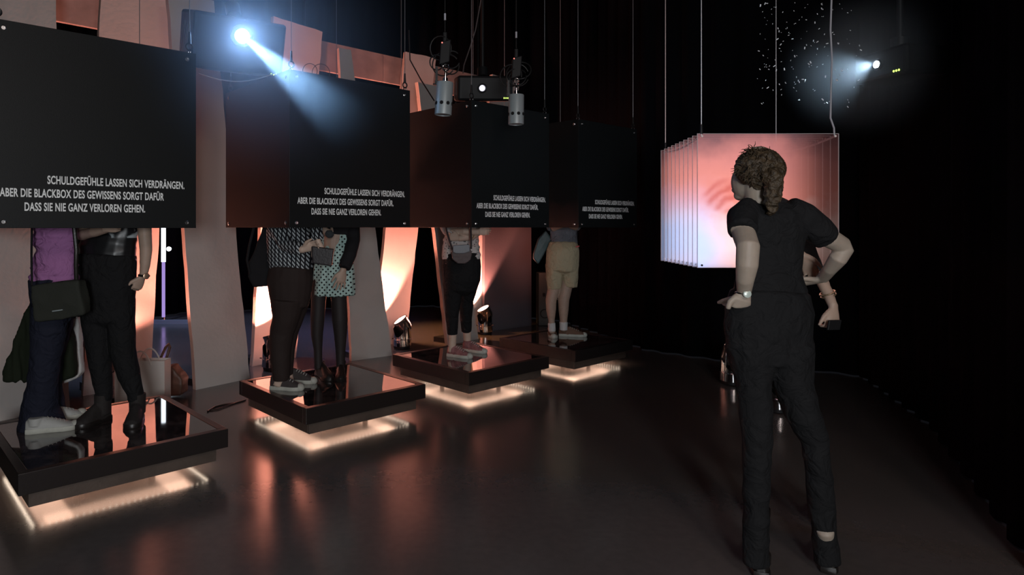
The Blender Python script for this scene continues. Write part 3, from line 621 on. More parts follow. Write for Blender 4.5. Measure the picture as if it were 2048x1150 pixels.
M_lace = mat('pale_lace', (0.50, 0.48, 0.44), rough=0.8)
M_sneaker = mat('grey_sneaker', (0.42, 0.42, 0.40), rough=0.6, bump=0.1, bscale=90, var=0.15)

for m_, sc_, st_, di_ in ((M_purple, 14, 0.8, 0.03), (M_grey, 18, 0.8, 0.03), (M_beige, 16, 0.7, 0.03), (M_blackcloth, 12, 0.8, 0.03), (M_navy, 12, 0.7, 0.03), (M_white, 10, 0.5, 0.02)):
    for n_ in m_.node_tree.nodes:
        if n_.type == 'BUMP': n_.inputs['Strength'].default_value = st_; n_.inputs['Distance'].default_value = di_
        if n_.type == 'TEX_NOISE' and n_.inputs['Detail'].default_value == 5: n_.inputs['Scale'].default_value = sc_; n_.inputs['Detail'].default_value = 3; n_.inputs['Distortion'].default_value = 1.2
# houndstooth-like knit
M_hound = mat('houndstooth_knit', (0.2, 0.22, 0.23), rough=0.85, spec=0.2)
N, L, b = nodes(M_hound); tc = N.new('ShaderNodeTexCoord'); mp = N.new('ShaderNodeMapping'); L.new(tc.outputs['Object'], mp.inputs['Vector'])
sp = N.new('ShaderNodeSeparateXYZ'); L.new(mp.outputs[0], sp.inputs[0])
def mth(N, L, op, a_, b_=None):
    x = N.new('ShaderNodeMath'); x.operation = op
    for i, q in enumerate((a_, b_)):
        if q is None: continue
        if isinstance(q, (int, float)): x.inputs[i].default_value = q
        else: L.new(q, x.inputs[i])
    return x.outputs[0]
xx = mth(N, L, 'MULTIPLY', sp.outputs[0], 34); zz = mth(N, L, 'MULTIPLY', sp.outputs[2], 34)
fx = mth(N, L, 'FRACT', xx); fz = mth(N, L, 'FRACT', mth(N, L, 'ADD', zz, mth(N, L, 'MULTIPLY', xx, -0.35)))
a_ = mth(N, L, 'GREATER_THAN', fx, 0.35); dg = mth(N, L, 'FRACT', mth(N, L, 'ADD', mth(N, L, 'MULTIPLY', zz, 1.0), mth(N, L, 'MULTIPLY', fx, 1.3)))
b2 = mth(N, L, 'GREATER_THAN', dg, 0.48); k_ = mth(N, L, 'MULTIPLY', a_, b2)
cm = N.new('ShaderNodeMix'); cm.data_type = 'RGBA'; L.new(k_, cm.inputs[0]); cm.inputs[6].default_value = (0.016, 0.016, 0.02, 1); cm.inputs[7].default_value = (0.46, 0.50, 0.52, 1); L.new(cm.outputs[2], b.inputs['Base Color'])
# polka dots
M_dots = mat('polka_dot_cotton', (0.5, 0.7, 0.68), rough=0.8, spec=0.2)
N, L, b = nodes(M_dots); tc = N.new('ShaderNodeTexCoord'); sp = N.new('ShaderNodeSeparateXYZ'); L.new(tc.outputs['Object'], sp.inputs[0])
cb = N.new('ShaderNodeCombineXYZ'); rt = N.new('ShaderNodeVectorRotate'); rt.inputs['Angle'].default_value = 0.7; rt.rotation_type = 'Z_AXIS'
L.new(sp.outputs[0], cb.inputs[0]); L.new(sp.outputs[2], cb.inputs[1]); L.new(cb.outputs[0], rt.inputs['Vector'])
vo = N.new('ShaderNodeTexVoronoi'); vo.voronoi_dimensions = '2D'; vo.inputs['Scale'].default_value = 36; vo.inputs['Randomness'].default_value = 0.12; L.new(rt.outputs[0], vo.inputs['Vector'])
k_ = mth(N, L, 'LESS_THAN', vo.outputs['Distance'], 0.24)
cm = N.new('ShaderNodeMix'); cm.data_type = 'RGBA'; L.new(k_, cm.inputs[0]); cm.inputs[6].default_value = (0.44, 0.60, 0.56, 1); cm.inputs[7].default_value = (0.012, 0.012, 0.015, 1); L.new(cm.outputs[2], b.inputs['Base Color'])
# loose dark flecks on a pale blouse
M_blouse = mat('flecked_blouse', (0.6, 0.55, 0.52), rough=0.8, spec=0.2, bump=0.2, bscale=30)
N, L, b = nodes(M_blouse); tc = N.new('ShaderNodeTexCoord'); vo = N.new('ShaderNodeTexVoronoi'); vo.inputs['Scale'].default_value = 45; L.new(tc.outputs['Object'], vo.inputs['Vector'])
k_ = mth(N, L, 'LESS_THAN', vo.outputs['Distance'], 0.27); cm = N.new('ShaderNodeMix'); cm.data_type = 'RGBA'; L.new(k_, cm.inputs[0]); cm.inputs[6].default_value = (0.58, 0.54, 0.52, 1); cm.inputs[7].default_value = (0.07, 0.07, 0.08, 1); L.new(cm.outputs[2], b.inputs['Base Color'])
# shiny print on a black top
M_print = mat('printed_black_top', (0.012, 0.012, 0.013), rough=0.35, spec=0.5)
N, L, b = nodes(M_print); tc = N.new('ShaderNodeTexCoord'); ns = N.new('ShaderNodeTexNoise'); ns.inputs['Scale'].default_value = 11; ns.inputs['Detail'].default_value = 3; ns.inputs['Distortion'].default_value = 1.5; L.new(tc.outputs['Object'], ns.inputs['Vector'])
rr = N.new('ShaderNodeValToRGB'); rr.color_ramp.elements[0].position = 0.53; rr.color_ramp.elements[0].color = (0.010, 0.010, 0.012, 1); rr.color_ramp.elements[1].position = 0.68; rr.color_ramp.elements[1].color = (0.45, 0.50, 0.52, 1); L.new(ns.outputs['Fac'], rr.inputs['Fac'])
sp = N.new('ShaderNodeSeparateXYZ'); L.new(tc.outputs['Object'], sp.inputs[0]); up = mth(N, L, 'GREATER_THAN', sp.outputs[2], 1.10)
cm = N.new('ShaderNodeMix'); cm.data_type = 'RGBA'; L.new(up, cm.inputs[0]); cm.inputs[6].default_value = (0.011, 0.011, 0.012, 1); L.new(rr.outputs[0], cm.inputs[7]); L.new(cm.outputs[2], b.inputs['Base Color'])

class Person:
    def __init__(s, D, root_xy, z, label):
        s.D = D; s.root = thing('person', label, 'person', (root_xy[0], root_xy[1], z)); s.body = MB()
    def st(s, lst, k=1.0, g=1.0):
        out = []
        for e in lst:
            X, Y, r = e[:3]; dy = e[3] if len(e) > 3 else 0; kk = e[4] if len(e) > 4 else k
            d = s.D + dy; rr = r * d / F * g; out.append((P(X, Y, d), rr, rr * kk))
        return out
    def limb(s, mb, lst, k=1.0, g=1.0, flat=False): mb.loft(s.st(lst, k, g), flat=flat)
    def part(s, name, m, lofts, k=1.0, voxel=0.007, amp=0.004, freq=9, smooth=4, stretch=(1, 1, 1), body=True):
        mb = MB()
        for l in lofts:
            kk = k; k2 = isinstance(l, tuple)
            if k2: l, kk = l
            s.limb(mb, l, kk, flat=not (k2 and name in ('trousers', 'jeans', 'shorts', 'leggings', 'dark_trousers')))
            if body: s.limb(s.body, l, kk, 0.84, flat=True)
        return mb.skin(name, m, s.root, voxel, smooth, amp, freq, stretch)
    def head(s, X, Y, hpx, face, hair=M_hairbrown, long_=True):
        """X, Y: centre of the head; hpx: half height in px; face: direction the face looks, plan angle"""
        r = hpx * s.D / F; c = P(X, Y, s.D); f = Vector((math.cos(face), math.sin(face), 0)); sd = Z.cross(f); b = s.body
        rot = lambda v: c + f * v[0] * r + sd * v[1] * r + Z * v[2] * r
        def blob(v, rx, rz):
            b.ball(rot(v), rx * r, rx * r, rz * r, 14, 10)
        blob((-0.12, 0, 0.18), 0.74, 0.80); blob((0.18, 0, -0.2), 0.60, 0.72); blob((0.25, 0, -0.62), 0.36, 0.34)
        b.tube([rot((0.70, 0, 0.18)), rot((0.92, 0, -0.18)), rot((0.80, 0, -0.26))], [0.07 * r, 0.13 * r, 0.10 * r], 10)
        b.tube([rot((0.70, -0.2, -0.52)), rot((0.76, 0, -0.50)), rot((0.70, 0.2, -0.52))], 0.075 * r, 8)
        for q in (-1, 1):
            b.ball(rot((0.0, q * 0.70, -0.05)), 0.13 * r, 0.07 * r, 0.2 * r, 10, 8)
        for q in (-1, 1):
            e = MB(); e.ball(rot((0.69, q * 0.26, 0.04)), 0.10 * r, 0.10 * r, 0.075 * r, 12, 8); e.build('eye', mat('eye_white', (0.6, 0.58, 0.55), 0.2), s.root, smooth=True)
        h = MB(); h.ball(rot((-0.22, 0, 0.30)), 0.86 * r, 0.84 * r, 0.80 * r, 18, 12)
        if long_: h.loft([(rot((-0.45, 0, 0.2)), 0.8 * r, 0.55 * r), (rot((-0.60, 0, -0.5)), 0.75 * r, 0.4 * r), (rot((-0.62, 0, -1.1)), 0.6 * r, 0.25 * r)])
        h.skin('hair', hair, s.root, 0.008, 2, 0.006, 26)
        b.loft([(rot((-0.15, 0, -0.4)), 0.42 * r, 0.45 * r), (rot((-0.25, 0, -1.25)), 0.45 * r, 0.45 * r), (rot((-0.28, 0, -1.7)), 0.5 * r, 0.5 * r), (rot((-0.28, 0, -2.5)), 0.8 * r, 0.55 * r)])
    def hand(s, w, d, thumb, size=0.17, curl=0.35, spread=0.08, mb=None, lean=None):
        """w: wrist; d: direction of the fingers; thumb: side the thumb leaves; fingers curl towards d x thumb"""
        mb = mb or s.body; w = Vector(w); d = Vector(d).normalized(); t = Vector(thumb); t = (t - d * t.dot(d)).normalized(); nrm = d.cross(t)
        k = size / 0.18
        def ring(c, ra, rb, dd): return [c + t * math.cos(2 * PI * q / 12) * ra + nrm * math.sin(2 * PI * q / 12) * rb for q in range(12)]
        secs = [(-0.02, 0.024, 0.019), (0.0, 0.026, 0.019), (0.03, 0.036, 0.017), (0.06, 0.041, 0.015), (0.085, 0.040, 0.013), (0.095, 0.030, 0.009)]
        vs_ = []
        for h_, a_, b_ in secs: vs_ += ring(w + d * h_ * k, a_ * k, b_ * k, d)
        n = 12; fs = [(i * n + q, i * n + (q + 1) % n, (i + 1) * n + (q + 1) % n, (i + 1) * n + q) for i in range(len(secs) - 1) for q in range(n)]
        fs += [tuple(range(n - 1, -1, -1)), tuple((len(secs) - 1) * n + q for q in range(n))]; mb.add(vs_, fs)
        for i, (off, ln, rr) in enumerate(((0.030, 0.070, 0.0090), (0.010, 0.080, 0.0095), (-0.010, 0.074, 0.0090), (-0.030, 0.058, 0.0078))):
            ang = spread * (1.5 - i); dd = (d * math.cos(ang) + t * math.sin(ang)).normalized(); p0 = w + d * 0.075 * k + t * off * k; pts = [p0]; cu = curl * (1 + 0.12 * i); a_ = 0
            for sg in (0.45, 0.30, 0.25):
                a_ += cu; v = dd * math.cos(a_) + nrm * math.sin(a_); p0 = p0 + v * ln * (sg if sg != 0.45 else 0.60) * k; pts.append(p0)
            mb.tube(pts, [rr * k, rr * 0.95 * k, rr * 0.85 * k, rr * 0.68 * k], 10)
            mb.ball(pts[-1], rr * 0.68 * k, rr * 0.68 * k, rr * 0.68 * k, 8, 6)
        p0 = w + d * 0.022 * k + t * 0.022 * k; v = (d * 0.72 + t * 0.62 + nrm * 0.25).normalized(); p1 = p0 + v * 0.045 * k; v2 = (d * 0.92 + t * 0.25 + nrm * 0.3).normalized(); p2 = p1 + v2 * 0.03 * k; p3 = p2 + v2 * 0.022 * k
        mb.tube([p0, p1, p2, p3], [0.015 * k, 0.0125 * k, 0.0105 * k, 0.0075 * k], 10); mb.ball(p3, 0.0075 * k, 0.0075 * k, 0.0075 * k, 8, 6)
    def finish(s, skin=M_skin, voxel=0.0045):
        return s.body.skin('body', skin, s.root, voxel, 2)

def shoe(person, heel, toe, z, kind, upper, sole=M_sole, top_h=0.085, wid=0.048, lace=True, length=None, sole_h=0.028, hk=1.0, ar=0.040):
    """heel, toe: pixels of the sole's two ends on height z"""
    a = G(*heel, z) if not isinstance(heel, Vector) else heel; b_ = G(*toe, z) if not isinstance(toe, Vector) else toe
    d = (b_ - a); Ln = length or d.length; d.normalize(); sd = Z.cross(d); rt = person.root
    Ln = max(0.24, min(0.31, Ln)); base = Vector((a.x, a.y, z + 0.001))
    def ringpts(sc, off, zz):
        prof = [(0.0, 0.0), (0.02, 0.55), (0.12, 0.72), (0.35, 0.68), (0.55, 0.85), (0.72, 1.0), (0.86, 0.88), (0.95, 0.6), (1.0, 0.0)]
        pts = [(x, y) for x, y in prof] + [(x, -y) for x, y in prof[-2:0:-1]]
        c = 0.5
        return [base + d * Ln * (c + (x - c) * (1 + off)) + sd * y * wid * sc + Z * zz for x, y in pts]
    n = len(ringpts(1, 0, 0))
    m1 = MB(); rs = [ringpts(0.96, 0, 0), ringpts(1.04, 0.015, 0.004), ringpts(1.04, 0.015, sole_h * 0.7), ringpts(0.99, 0.0, sole_h)]
    vs_ = [p for r in rs for p in r]; fs = [(i * n + q, i * n + (q + 1) % n, (i + 1) * n + (q + 1) % n, (i + 1) * n + q) for i in range(3) for q in range(n)] + [tuple(range(n - 1, -1, -1)), tuple(3 * n + q for q in range(n))]
    m1.add(vs_, fs); so = m1.build('sole', sole, rt, smooth=True, angle=50)
    # upper lofted from toe to heel then up the ankle
    up = MB(); st = []
    hs = {'sneaker': [(0.985, 0.012, 0.3), (0.92, 0.030, 0.72), (0.80, 0.042, 0.93), (0.66, 0.060, 0.93), (0.52, 0.076, 0.80), (0.38, 0.088, 0.72), (0.22, 0.092, 0.70), (0.08, 0.085, 0.62), (0.01, 0.07, 0.4)],
          'boot': [(0.985, 0.014, 0.3), (0.92, 0.034, 0.70), (0.80, 0.048, 0.92), (0.66, 0.066, 0.92), (0.52, 0.09, 0.80), (0.38, 0.105, 0.76), (0.22, 0.105, 0.74), (0.08, 0.095, 0.66), (0.01, 0.08, 0.42)]}[kind]
    zs = z + sole_h * 0.6
    rings = []; nn_ = 14
    for x, hh, ww in hs:
        hh *= hk
        c = base + d * Ln * x
        rings += [Vector((c.x, c.y, zs)) + sd * math.cos(PI * q / (nn_ - 1)) * wid * ww * 0.98 + Z * (max(0.0, math.sin(PI * q / (nn_ - 1))) ** 0.8) * hh for q in range(nn_)]
    L_ = len(hs)
    fs = [(i * nn_ + q, i * nn_ + q + 1, (i + 1) * nn_ + q + 1, (i + 1) * nn_ + q) for i in range(L_ - 1) for q in range(nn_ - 1)]
    fs += [(i * nn_, (i + 1) * nn_, (i + 1) * nn_ + nn_ - 1, i * nn_ + nn_ - 1) for i in range(L_ - 1)] + [tuple(range(nn_)), tuple((L_ - 1) * nn_ + q for q in range(nn_ - 1, -1, -1))]
    up.add(rings, fs)
    ak = base + d * Ln * 0.20; tall = top_h if kind == 'sneaker' else top_h
    up.loft([(Vector((ak.x, ak.y, zs + 0.03)), ar * .95, ar * 1.1), (Vector((ak.x, ak.y, z + tall * 0.7)), ar * .97, ar * 1.08), (Vector((ak.x, ak.y, z + tall)), ar, ar * 1.05)], flat=True)
    up.skin('shoe' if kind == 'sneaker' else 'boot', upper, rt, 0.005, 3)
    if lace:
        for k in range(5):
            x = 0.72 - 0.075 * k; hh = np.interp(x, [0.38, 0.52, 0.66, 0.80], [0.088, 0.076, 0.060, 0.042]) * hk - 0.001
            c = base + d * Ln * x; c = Vector((c.x, c.y, zs + hh)); m3 = MB()
            m3.tube([c - sd * 0.024 - Z * 0.010, c - sd * 0.012 + Z * 0.001 + d * 0.004, c + sd * 0.012 + Z * 0.001 - d * 0.004, c + sd * 0.024 - Z * 0.010], 0.0026, 6)
            m3.build('lace', M_lace, rt, smooth=True)
        m3 = MB(); c = base + d * Ln * 0.93; m3.ball(Vector((c.x, c.y, zs + 0.004)), 0.034, 0.034, 0.030, 14, 8)
        if kind == 'sneaker' and sole is M_sole: m3.build('toe_cap', M_sole, rt, smooth=True)
    return so

ZP = 0.238
def cut_poly(name, pts, D0, th, m, parent=None, voxel=0.008, amp=0.006, freq=8, smooth=6):
    """a soft bag-like body: polygon in pixels at depth D0, given thickness"""
    mb = MB(); q = [P(X, Y, D0) for X, Y in pts]; mb.prism(q, (0, th, 0)); return mb.skin(name, m, parent, voxel, smooth, amp, freq)

def person_purple():
    p = Person(3.75, G(85, 858, ZP)[:2], ZP, 'person in purple top and wide navy trousers with olive bag, leftmost')
    p.part('purple_top', M_purple, [([(109, 385, 50), (109, 420, 46), (109, 458, 42), (111, 500, 39), (110, 530, 42), (108, 566, 47)], 0.62)], voxel=0.007, amp=0.013, freq=9, stretch=(0.7, 0.7, 2.2), smooth=3)
    p.part('trousers', M_navy, [([(106, 560, 45), (106, 600, 43), (105, 640, 38)], 0.7), [(100, 610, 36, -.05), (99, 645, 34, -.05), (92, 710, 27, -.05), (84, 770, 27, -.03), (80, 815, 33, 0), (84, 852, 43, 0)],
           [(112, 610, 34, .12), (110, 645, 32, .12), (104, 710, 21, .15), (100, 770, 20, .16), (108, 820, 21, .18), (108, 836, 22, .18)]], amp=0.005, voxel=0.008)
    b = cut_poly('bag_body', [(60, 571), (155, 561), (160, 590), (167, 628), (120, 640), (68, 643)], 3.50, 0.09, M_olive, None)
    b.parent = p.root; b.location = -p.root.location; b.name = 'bag'
    b['label'] = 'dark olive shoulder bag worn across the hips'
    mb = MB(); mb.tube([P(64, 571, 3.5), P(63, 510, 3.58), P(64, 440, 3.6), P(72, 400, 3.62)], 0.006, 8); mb.build('bag_strap', M_blackcloth2, p.root, smooth=True)
    mb = MB(); mb.tube([P(153, 562, 3.55), P(152, 530, 3.58), P(153, 500, 3.6), P(147, 440, 3.6)], 0.012, 8); mb.build('bag_strap', M_bootblack, p.root, smooth=True)
    mb = MB(); c = P(115, 621, 3.49); mb.obox(c, (0.028, 0, 0.004), (0, 0.002, 0), (0, 0, 0.003)); mb.build('bag_mark', M_silver, p.root)
    j = MB(); pts = [(62, 600), (118, 606), (140, 690), (143, 752), (110, 764), (48, 763), (9, 763), (6, 743), (18, 714), (37, 660)]
    j.prism([P(x, y, 3.95) for x, y in pts], (0, 0.06, 0)); j.skin('jacket', M_green_cloth, p.root, 0.009, 5, 0.014, 9, (2.2, 1, 0.5))
    p.limb(p.body, [(70, 370, 14, .1), (68, 400, 12, .05), (78, 432, 11, -.10), (100, 412, 9, -.2)]); p.limb(p.body, [(148, 370, 14, 0), (148, 405, 12, -.05), (142, 435, 10, -.15), (125, 412, 9, -.2)])
    p.hand(P(125, 410, 3.54), (-0.5, -0.3, 0.8), (0, -1, 0)); p.hand(P(100, 410, 3.54), (0.6, -0.3, 0.6), (0, -1, 0))
    p.head(112, 315, 37, 0.4); shoe(p, (50, 868), (158, 856), ZP, 'sneaker', M_sneaker, wid=0.050, hk=0.78); shoe(p, (80, 848), (144, 836), ZP, 'sneaker', M_sneaker, wid=0.048, hk=0.78)
    p.limb(p.body, [(72, 800, 12, 0), (66, 852, 12, 0)]); p.limb(p.body, [(100, 790, 10, .18), (100, 836, 10, .18)])
    p.finish(M_skinD, 0.006)

def person_tank():
    p = Person(3.88, G(225, 842, ZP)[:2], ZP, 'person in black printed top and black jeans with bare arm hanging down')
    p.part('printed_top', M_print, [([(225, 380, 52), (226, 420, 48), (228, 458, 47), (222, 480, 50), (215, 500, 56), (214, 520, 58)], 0.6)], voxel=0.008, amp=0.006, stretch=(0.6, 0.6, 1.8))
    p.part('jeans', M_blackcloth, [([(214, 510, 57), (213, 540, 58), (214, 575, 56), (214, 610, 53), (215, 640, 48)], 0.68),
            [(190, 600, 30), (193, 650, 27), (197, 700, 22), (203, 750, 19.5), (208, 785, 15.5), (208, 799, 15)], [(241, 600, 28), (243, 650, 26), (245, 700, 24), (258, 750, 21), (270, 785, 15.5), (272, 799, 15)]], amp=0.003, voxel=0.007)
    p.limb(p.body, [(275, 370, 18), (285, 410, 15), (289, 458, 13.5), (292, 500, 12), (290, 530, 10), (287, 550, 7.6)])
    p.limb(p.body, [(185, 370, 17), (170, 420, 14, -.03), (165, 470, 13, -.10), (190, 463, 11, -.2), (212, 458, 8.5, -.25)])
    p.hand(P(284, 553, 3.88), (-0.38, -0.12, -1), (-0.5, -0.8, 0.1), 0.155, 0.5, 0.02)
    p.hand(P(212, 457, 3.62), (1, 0, 0.2), (0, 0, 1), 0.15, 0.5)
    w = P(288, 551, 3.88); mb = MB(); mb.torus(w, (0.12, 0, 1), 0.0275, 0.007, 24); o = mb.build('watch_strap', M_bootblack, p.root, smooth=True)
    mb = MB(); mb.lathe(w + Vector((0.022, -0.022, -0.002)), (0.75, -0.65, 0), [(0.019, 0), (0.019, 0.006), (0.016, 0.008)], 20); mb.build('watch_case', mat('gold_watch', (0.75, 0.5, 0.35), 0.3, 0.8), o, smooth=True)
    p.head(228, 300, 37, -1.2); p.limb(p.body, [(208, 780, 12), (209, 800, 9), (210, 828, 8)]); p.limb(p.body, [(272, 780, 12), (273, 800, 9), (274, 828, 8)])
    shoe(p, (219, 837), (174, 852), ZP, 'boot', M_suede, M_bootblack, 0.16, 0.050, False, ar=0.048); shoe(p, (278, 836), (264, 856), ZP, 'boot', M_suede, M_bootblack, 0.16, 0.052, False, ar=0.048)
    p.finish(M_skin)

def person_hound():
    p = Person(4.62, G(570, 772, ZP)[:2], ZP, 'person in houndstooth sweater and dark slim trousers holding a dark clutch')
    p.part('sweater', M_hound, [([(578, 395, 42), (578, 430, 40), (576, 458, 42), (576, 490, 41), (579, 520, 43), (583, 543, 43)], 0.7), [(548, 400, 16, -.02), (552, 450, 17, -.05), (572, 488, 15.5, -.12), (600, 499, 10.5, -.22)],
             [(612, 400, 15, -.05), (632, 450, 13, -.08), (634, 478, 11.5, -.16)]], voxel=0.007, amp=0.006, freq=10, stretch=(0.8, 0.8, 1.4))
    p.part('trousers', M_tights2, [([(582, 535, 43), (580, 560, 46), (580, 590, 42), (580, 612, 37)], 0.8), [(575, 600, 35, -.02), (572, 635, 27, -.02), (564, 665, 24, 0), (560, 700, 21.5, 0), (562, 735, 18.5, 0), (563, 760, 16, 0)],
            [(590, 600, 30, .12), (584, 635, 23, .12), (578, 665, 18, .14), (574, 700, 15, .15), (573, 740, 13, .16), (574, 750, 12, .16)]], amp=0.0025)
    p.hand(P(606, 499, 4.40), (1, -0.1, 0.42), (0.2, -0.5, 1), 0.165, 0.42, 0.04); p.hand(P(636, 484, 4.44), (0.2, -0.1, -1), (-1, -0.2, 0), 0.16, 0.5)
    p.limb(p.body, [(594, 498, 8, -.2), (607, 499, 7, -.22)])
    bag = cut_poly('clutch_bag', [(622, 492), (667, 498), (663, 533), (624, 527)], 4.36, 0.035, M_leather, None, 0.005, 0.0, 8, 3); bag.parent = p.root; bag.location = -p.root.location; bag.name = 'clutch'
    j = MB(); pts = [(530, 440), (520, 470), (498, 525), (497, 553), (507, 573), (533, 573), (548, 552), (545, 500), (540, 440)]; j.prism([P(x, y, 4.66) for x, y in pts], (0, 0.14, 0)); j.skin('backpack', M_blackcloth2, p.root, 0.008, 6, 0.008, 9)
    mb = MB(); mb.tube([P(500, 548, 4.65), P(494, 520, 4.62), P(499, 490, 4.6), P(508, 455, 4.6)], 0.009, 8); mb.build('backpack_strap', M_blackcloth2, p.root, smooth=True)
    p.head(585, 345, 31, -0.1); shoe(p, (541, 778), (604, 781), ZP, 'sneaker', M_canvas, wid=0.05, top_h=0.10); shoe(p, (570, 764), (628, 767), ZP, 'sneaker', M_canvas, wid=0.047, top_h=0.10)
    p.limb(p.body, [(563, 745, 12), (556, 770, 11)]); p.limb(p.body, [(574, 740, 10, .16), (578, 762, 10, .16)]); p.finish(M_skin2)

def person_dots():
    p = Person(5.0, G(664, 754, ZP)[:2], ZP, 'person in mint polka dot dress, black jacket and black tights')
    p.part('dress', M_dots, [([(672, 440, 26), (671, 470, 27), (669, 500, 33), (668, 530, 38), (668, 560, 41), (668, 580, 42), (668, 589, 42)], 0.72)], voxel=0.007, amp=0.009, freq=7, stretch=(2.6, 2.6, 0.35), body=False)
    p.part('jacket', M_blackcloth2, [([(676, 390, 38), (677, 420, 37), (678, 450, 35), (678, 468, 34)], 0.66), [(702, 400, 16), (706, 440, 14, 0), (707, 480, 13, -.06), (699, 510, 13, -.15), (689, 535, 12, -.2)], [(648, 400, 15, 0), (642, 440, 13, -.05), (650, 464, 12, -.16)]], amp=0.004)
    p.part('tights', M_tights, [[(640, 560, 17), (637, 600, 15), (635, 640, 14), (634, 670, 12), (636, 700, 8.6), (637, 738, 8)], [(676, 560, 18), (678, 600, 16), (680, 640, 16), (681, 670, 13), (681, 700, 10), (681, 738, 8.6)]], amp=0.0)
    p.limb(p.body, [(672, 440, 22), (668, 500, 24), (668, 545, 24)]); p.limb(p.body, [(655, 540, 13), (640, 570, 12)]); p.limb(p.body, [(675, 540, 13), (677, 570, 12)]); p.hand(P(686, 541, 4.70), (-0.2, -0.05, -1), (-1, -0.5, 0), 0.165, 0.10, 0.17)
    p.hand(P(656, 463, 4.76), (-1, -0.1, 0.25), (0, -0.4, 1), 0.16, 0.5)
    mb = MB(); mb.ball(P(659, 468, 4.66), 0.03, 0.02, 0.026, 12, 8); mb.skin('pompom', mat('black_pompom', (0.05, 0.055, 0.06), 0.9, bump=0.8, bscale=200), p.root, 0.004, 1, 0.005, 90)
    p.head(676, 350, 29, -2.4); shoe(p, (635, 749), (662, 764), ZP, 'boot', M_bootblack, M_bootblack, 0.12, 0.045, False, ar=0.038); shoe(p, (682, 748), (681, 766), ZP, 'boot', M_bootblack, M_bootblack, 0.12, 0.044, False, ar=0.038)
    p.finish(M_skin)

def person_crossed():
    p = Person(5.80, G(925, 704, ZP)[:2], ZP, 'person in flecked blouse and black leggings with arms crossed')
    p.part('blouse', M_blouse, [([(922, 405, 34), (922, 430, 33), (922, 458, 33), (922, 485, 35), (923, 510, 38), (923, 517, 38)], 0.68), [(890, 410, 12), (889, 440, 13, 0), (896, 464, 11, -.05), (908, 468, 8, -.12)], [(954, 410, 12), (960, 440, 10, 0), (962, 462, 8, -.08)]], amp=0.010, voxel=0.007, stretch=(0.7, 0.7, 1.7))
    p.part('leggings', M_blackcloth, [([(923, 507, 37), (923, 535, 39), (923, 560, 38), (922, 580, 31)], 0.78), [(906, 560, 21), (905, 600, 17), (904, 635, 13), (905, 669, 10)], [(940, 560, 20, .05), (933, 600, 14.5, .14), (932, 635, 12, .2), (933, 662, 10, .24)]], amp=0.002)
    p.limb(p.body, [(904, 464, 8, -.1), (930, 463, 7.5, -.2), (958, 464, 6.5, -.24)]); p.limb(p.body, [(962, 460, 8, -.1), (942, 474, 7.5, -.17), (918, 477, 6, -.2)])
    p.hand(P(956, 464, 5.56), (1, 0.1, 0.1), (0, 0, 1), 0.16, 0.6, 0.03); p.hand(P(918, 476, 5.60), (-1, 0.3, 0.15), (0, 0, 1), 0.16, 0.6, 0.03)
    mb = MB(); mb.torus(P(946, 471, 5.62), (1, 0.2, -0.4), 0.029, 0.004, 20); mb.build('bracelet', mat('brass', (0.7, 0.5, 0.2), 0.3, 0.9), p.root, smooth=True)
    bag = cut_poly('pouch', [(907, 497), (940, 495), (944, 508), (941, 520), (931, 527), (915, 527), (905, 518), (903, 507)], 5.38, 0.07, M_pouch, None, 0.005, 0.002, 20, 4); bag.parent = p.root; bag.location = -p.root.location; bag.name = 'belt_bag'
    fl = cut_poly('flap', [(906, 491), (939, 489), (940, 503), (928, 507), (912, 507), (906, 504)], 5.355, 0.03, M_pouchflap, None, 0.004, 0.0, 8, 3); fl.parent = p.root; fl.location = -p.root.location; fl.name = 'belt_bag_flap'
    for pts in ([(905, 500), (900, 485), (893, 462), (890, 440)], [(942, 498), (942, 478), (941, 450)]):
        mb = MB(); mb.tube([P(x, y, 5.44) for x, y in pts], 0.009, 8); mb.build('bag_strap', M_leather, p.root, smooth=True)
    p.limb(p.body, [(905, 650, 9), (905, 680, 8), (903, 703, 7.5)]); p.limb(p.body, [(933, 645, 9, .22), (935, 680, 7.5, .25), (935, 696, 7.5, .25)])
    p.head(924, 350, 24, -0.8); shoe(p, (895, 712), (937, 717), ZP, 'sneaker', M_redcanvas, wid=0.046, top_h=0.10); shoe(p, (926, 702), (968, 707), ZP, 'sneaker', M_redcanvas, wid=0.046, top_h=0.10)
    p.finish(M_skin2)

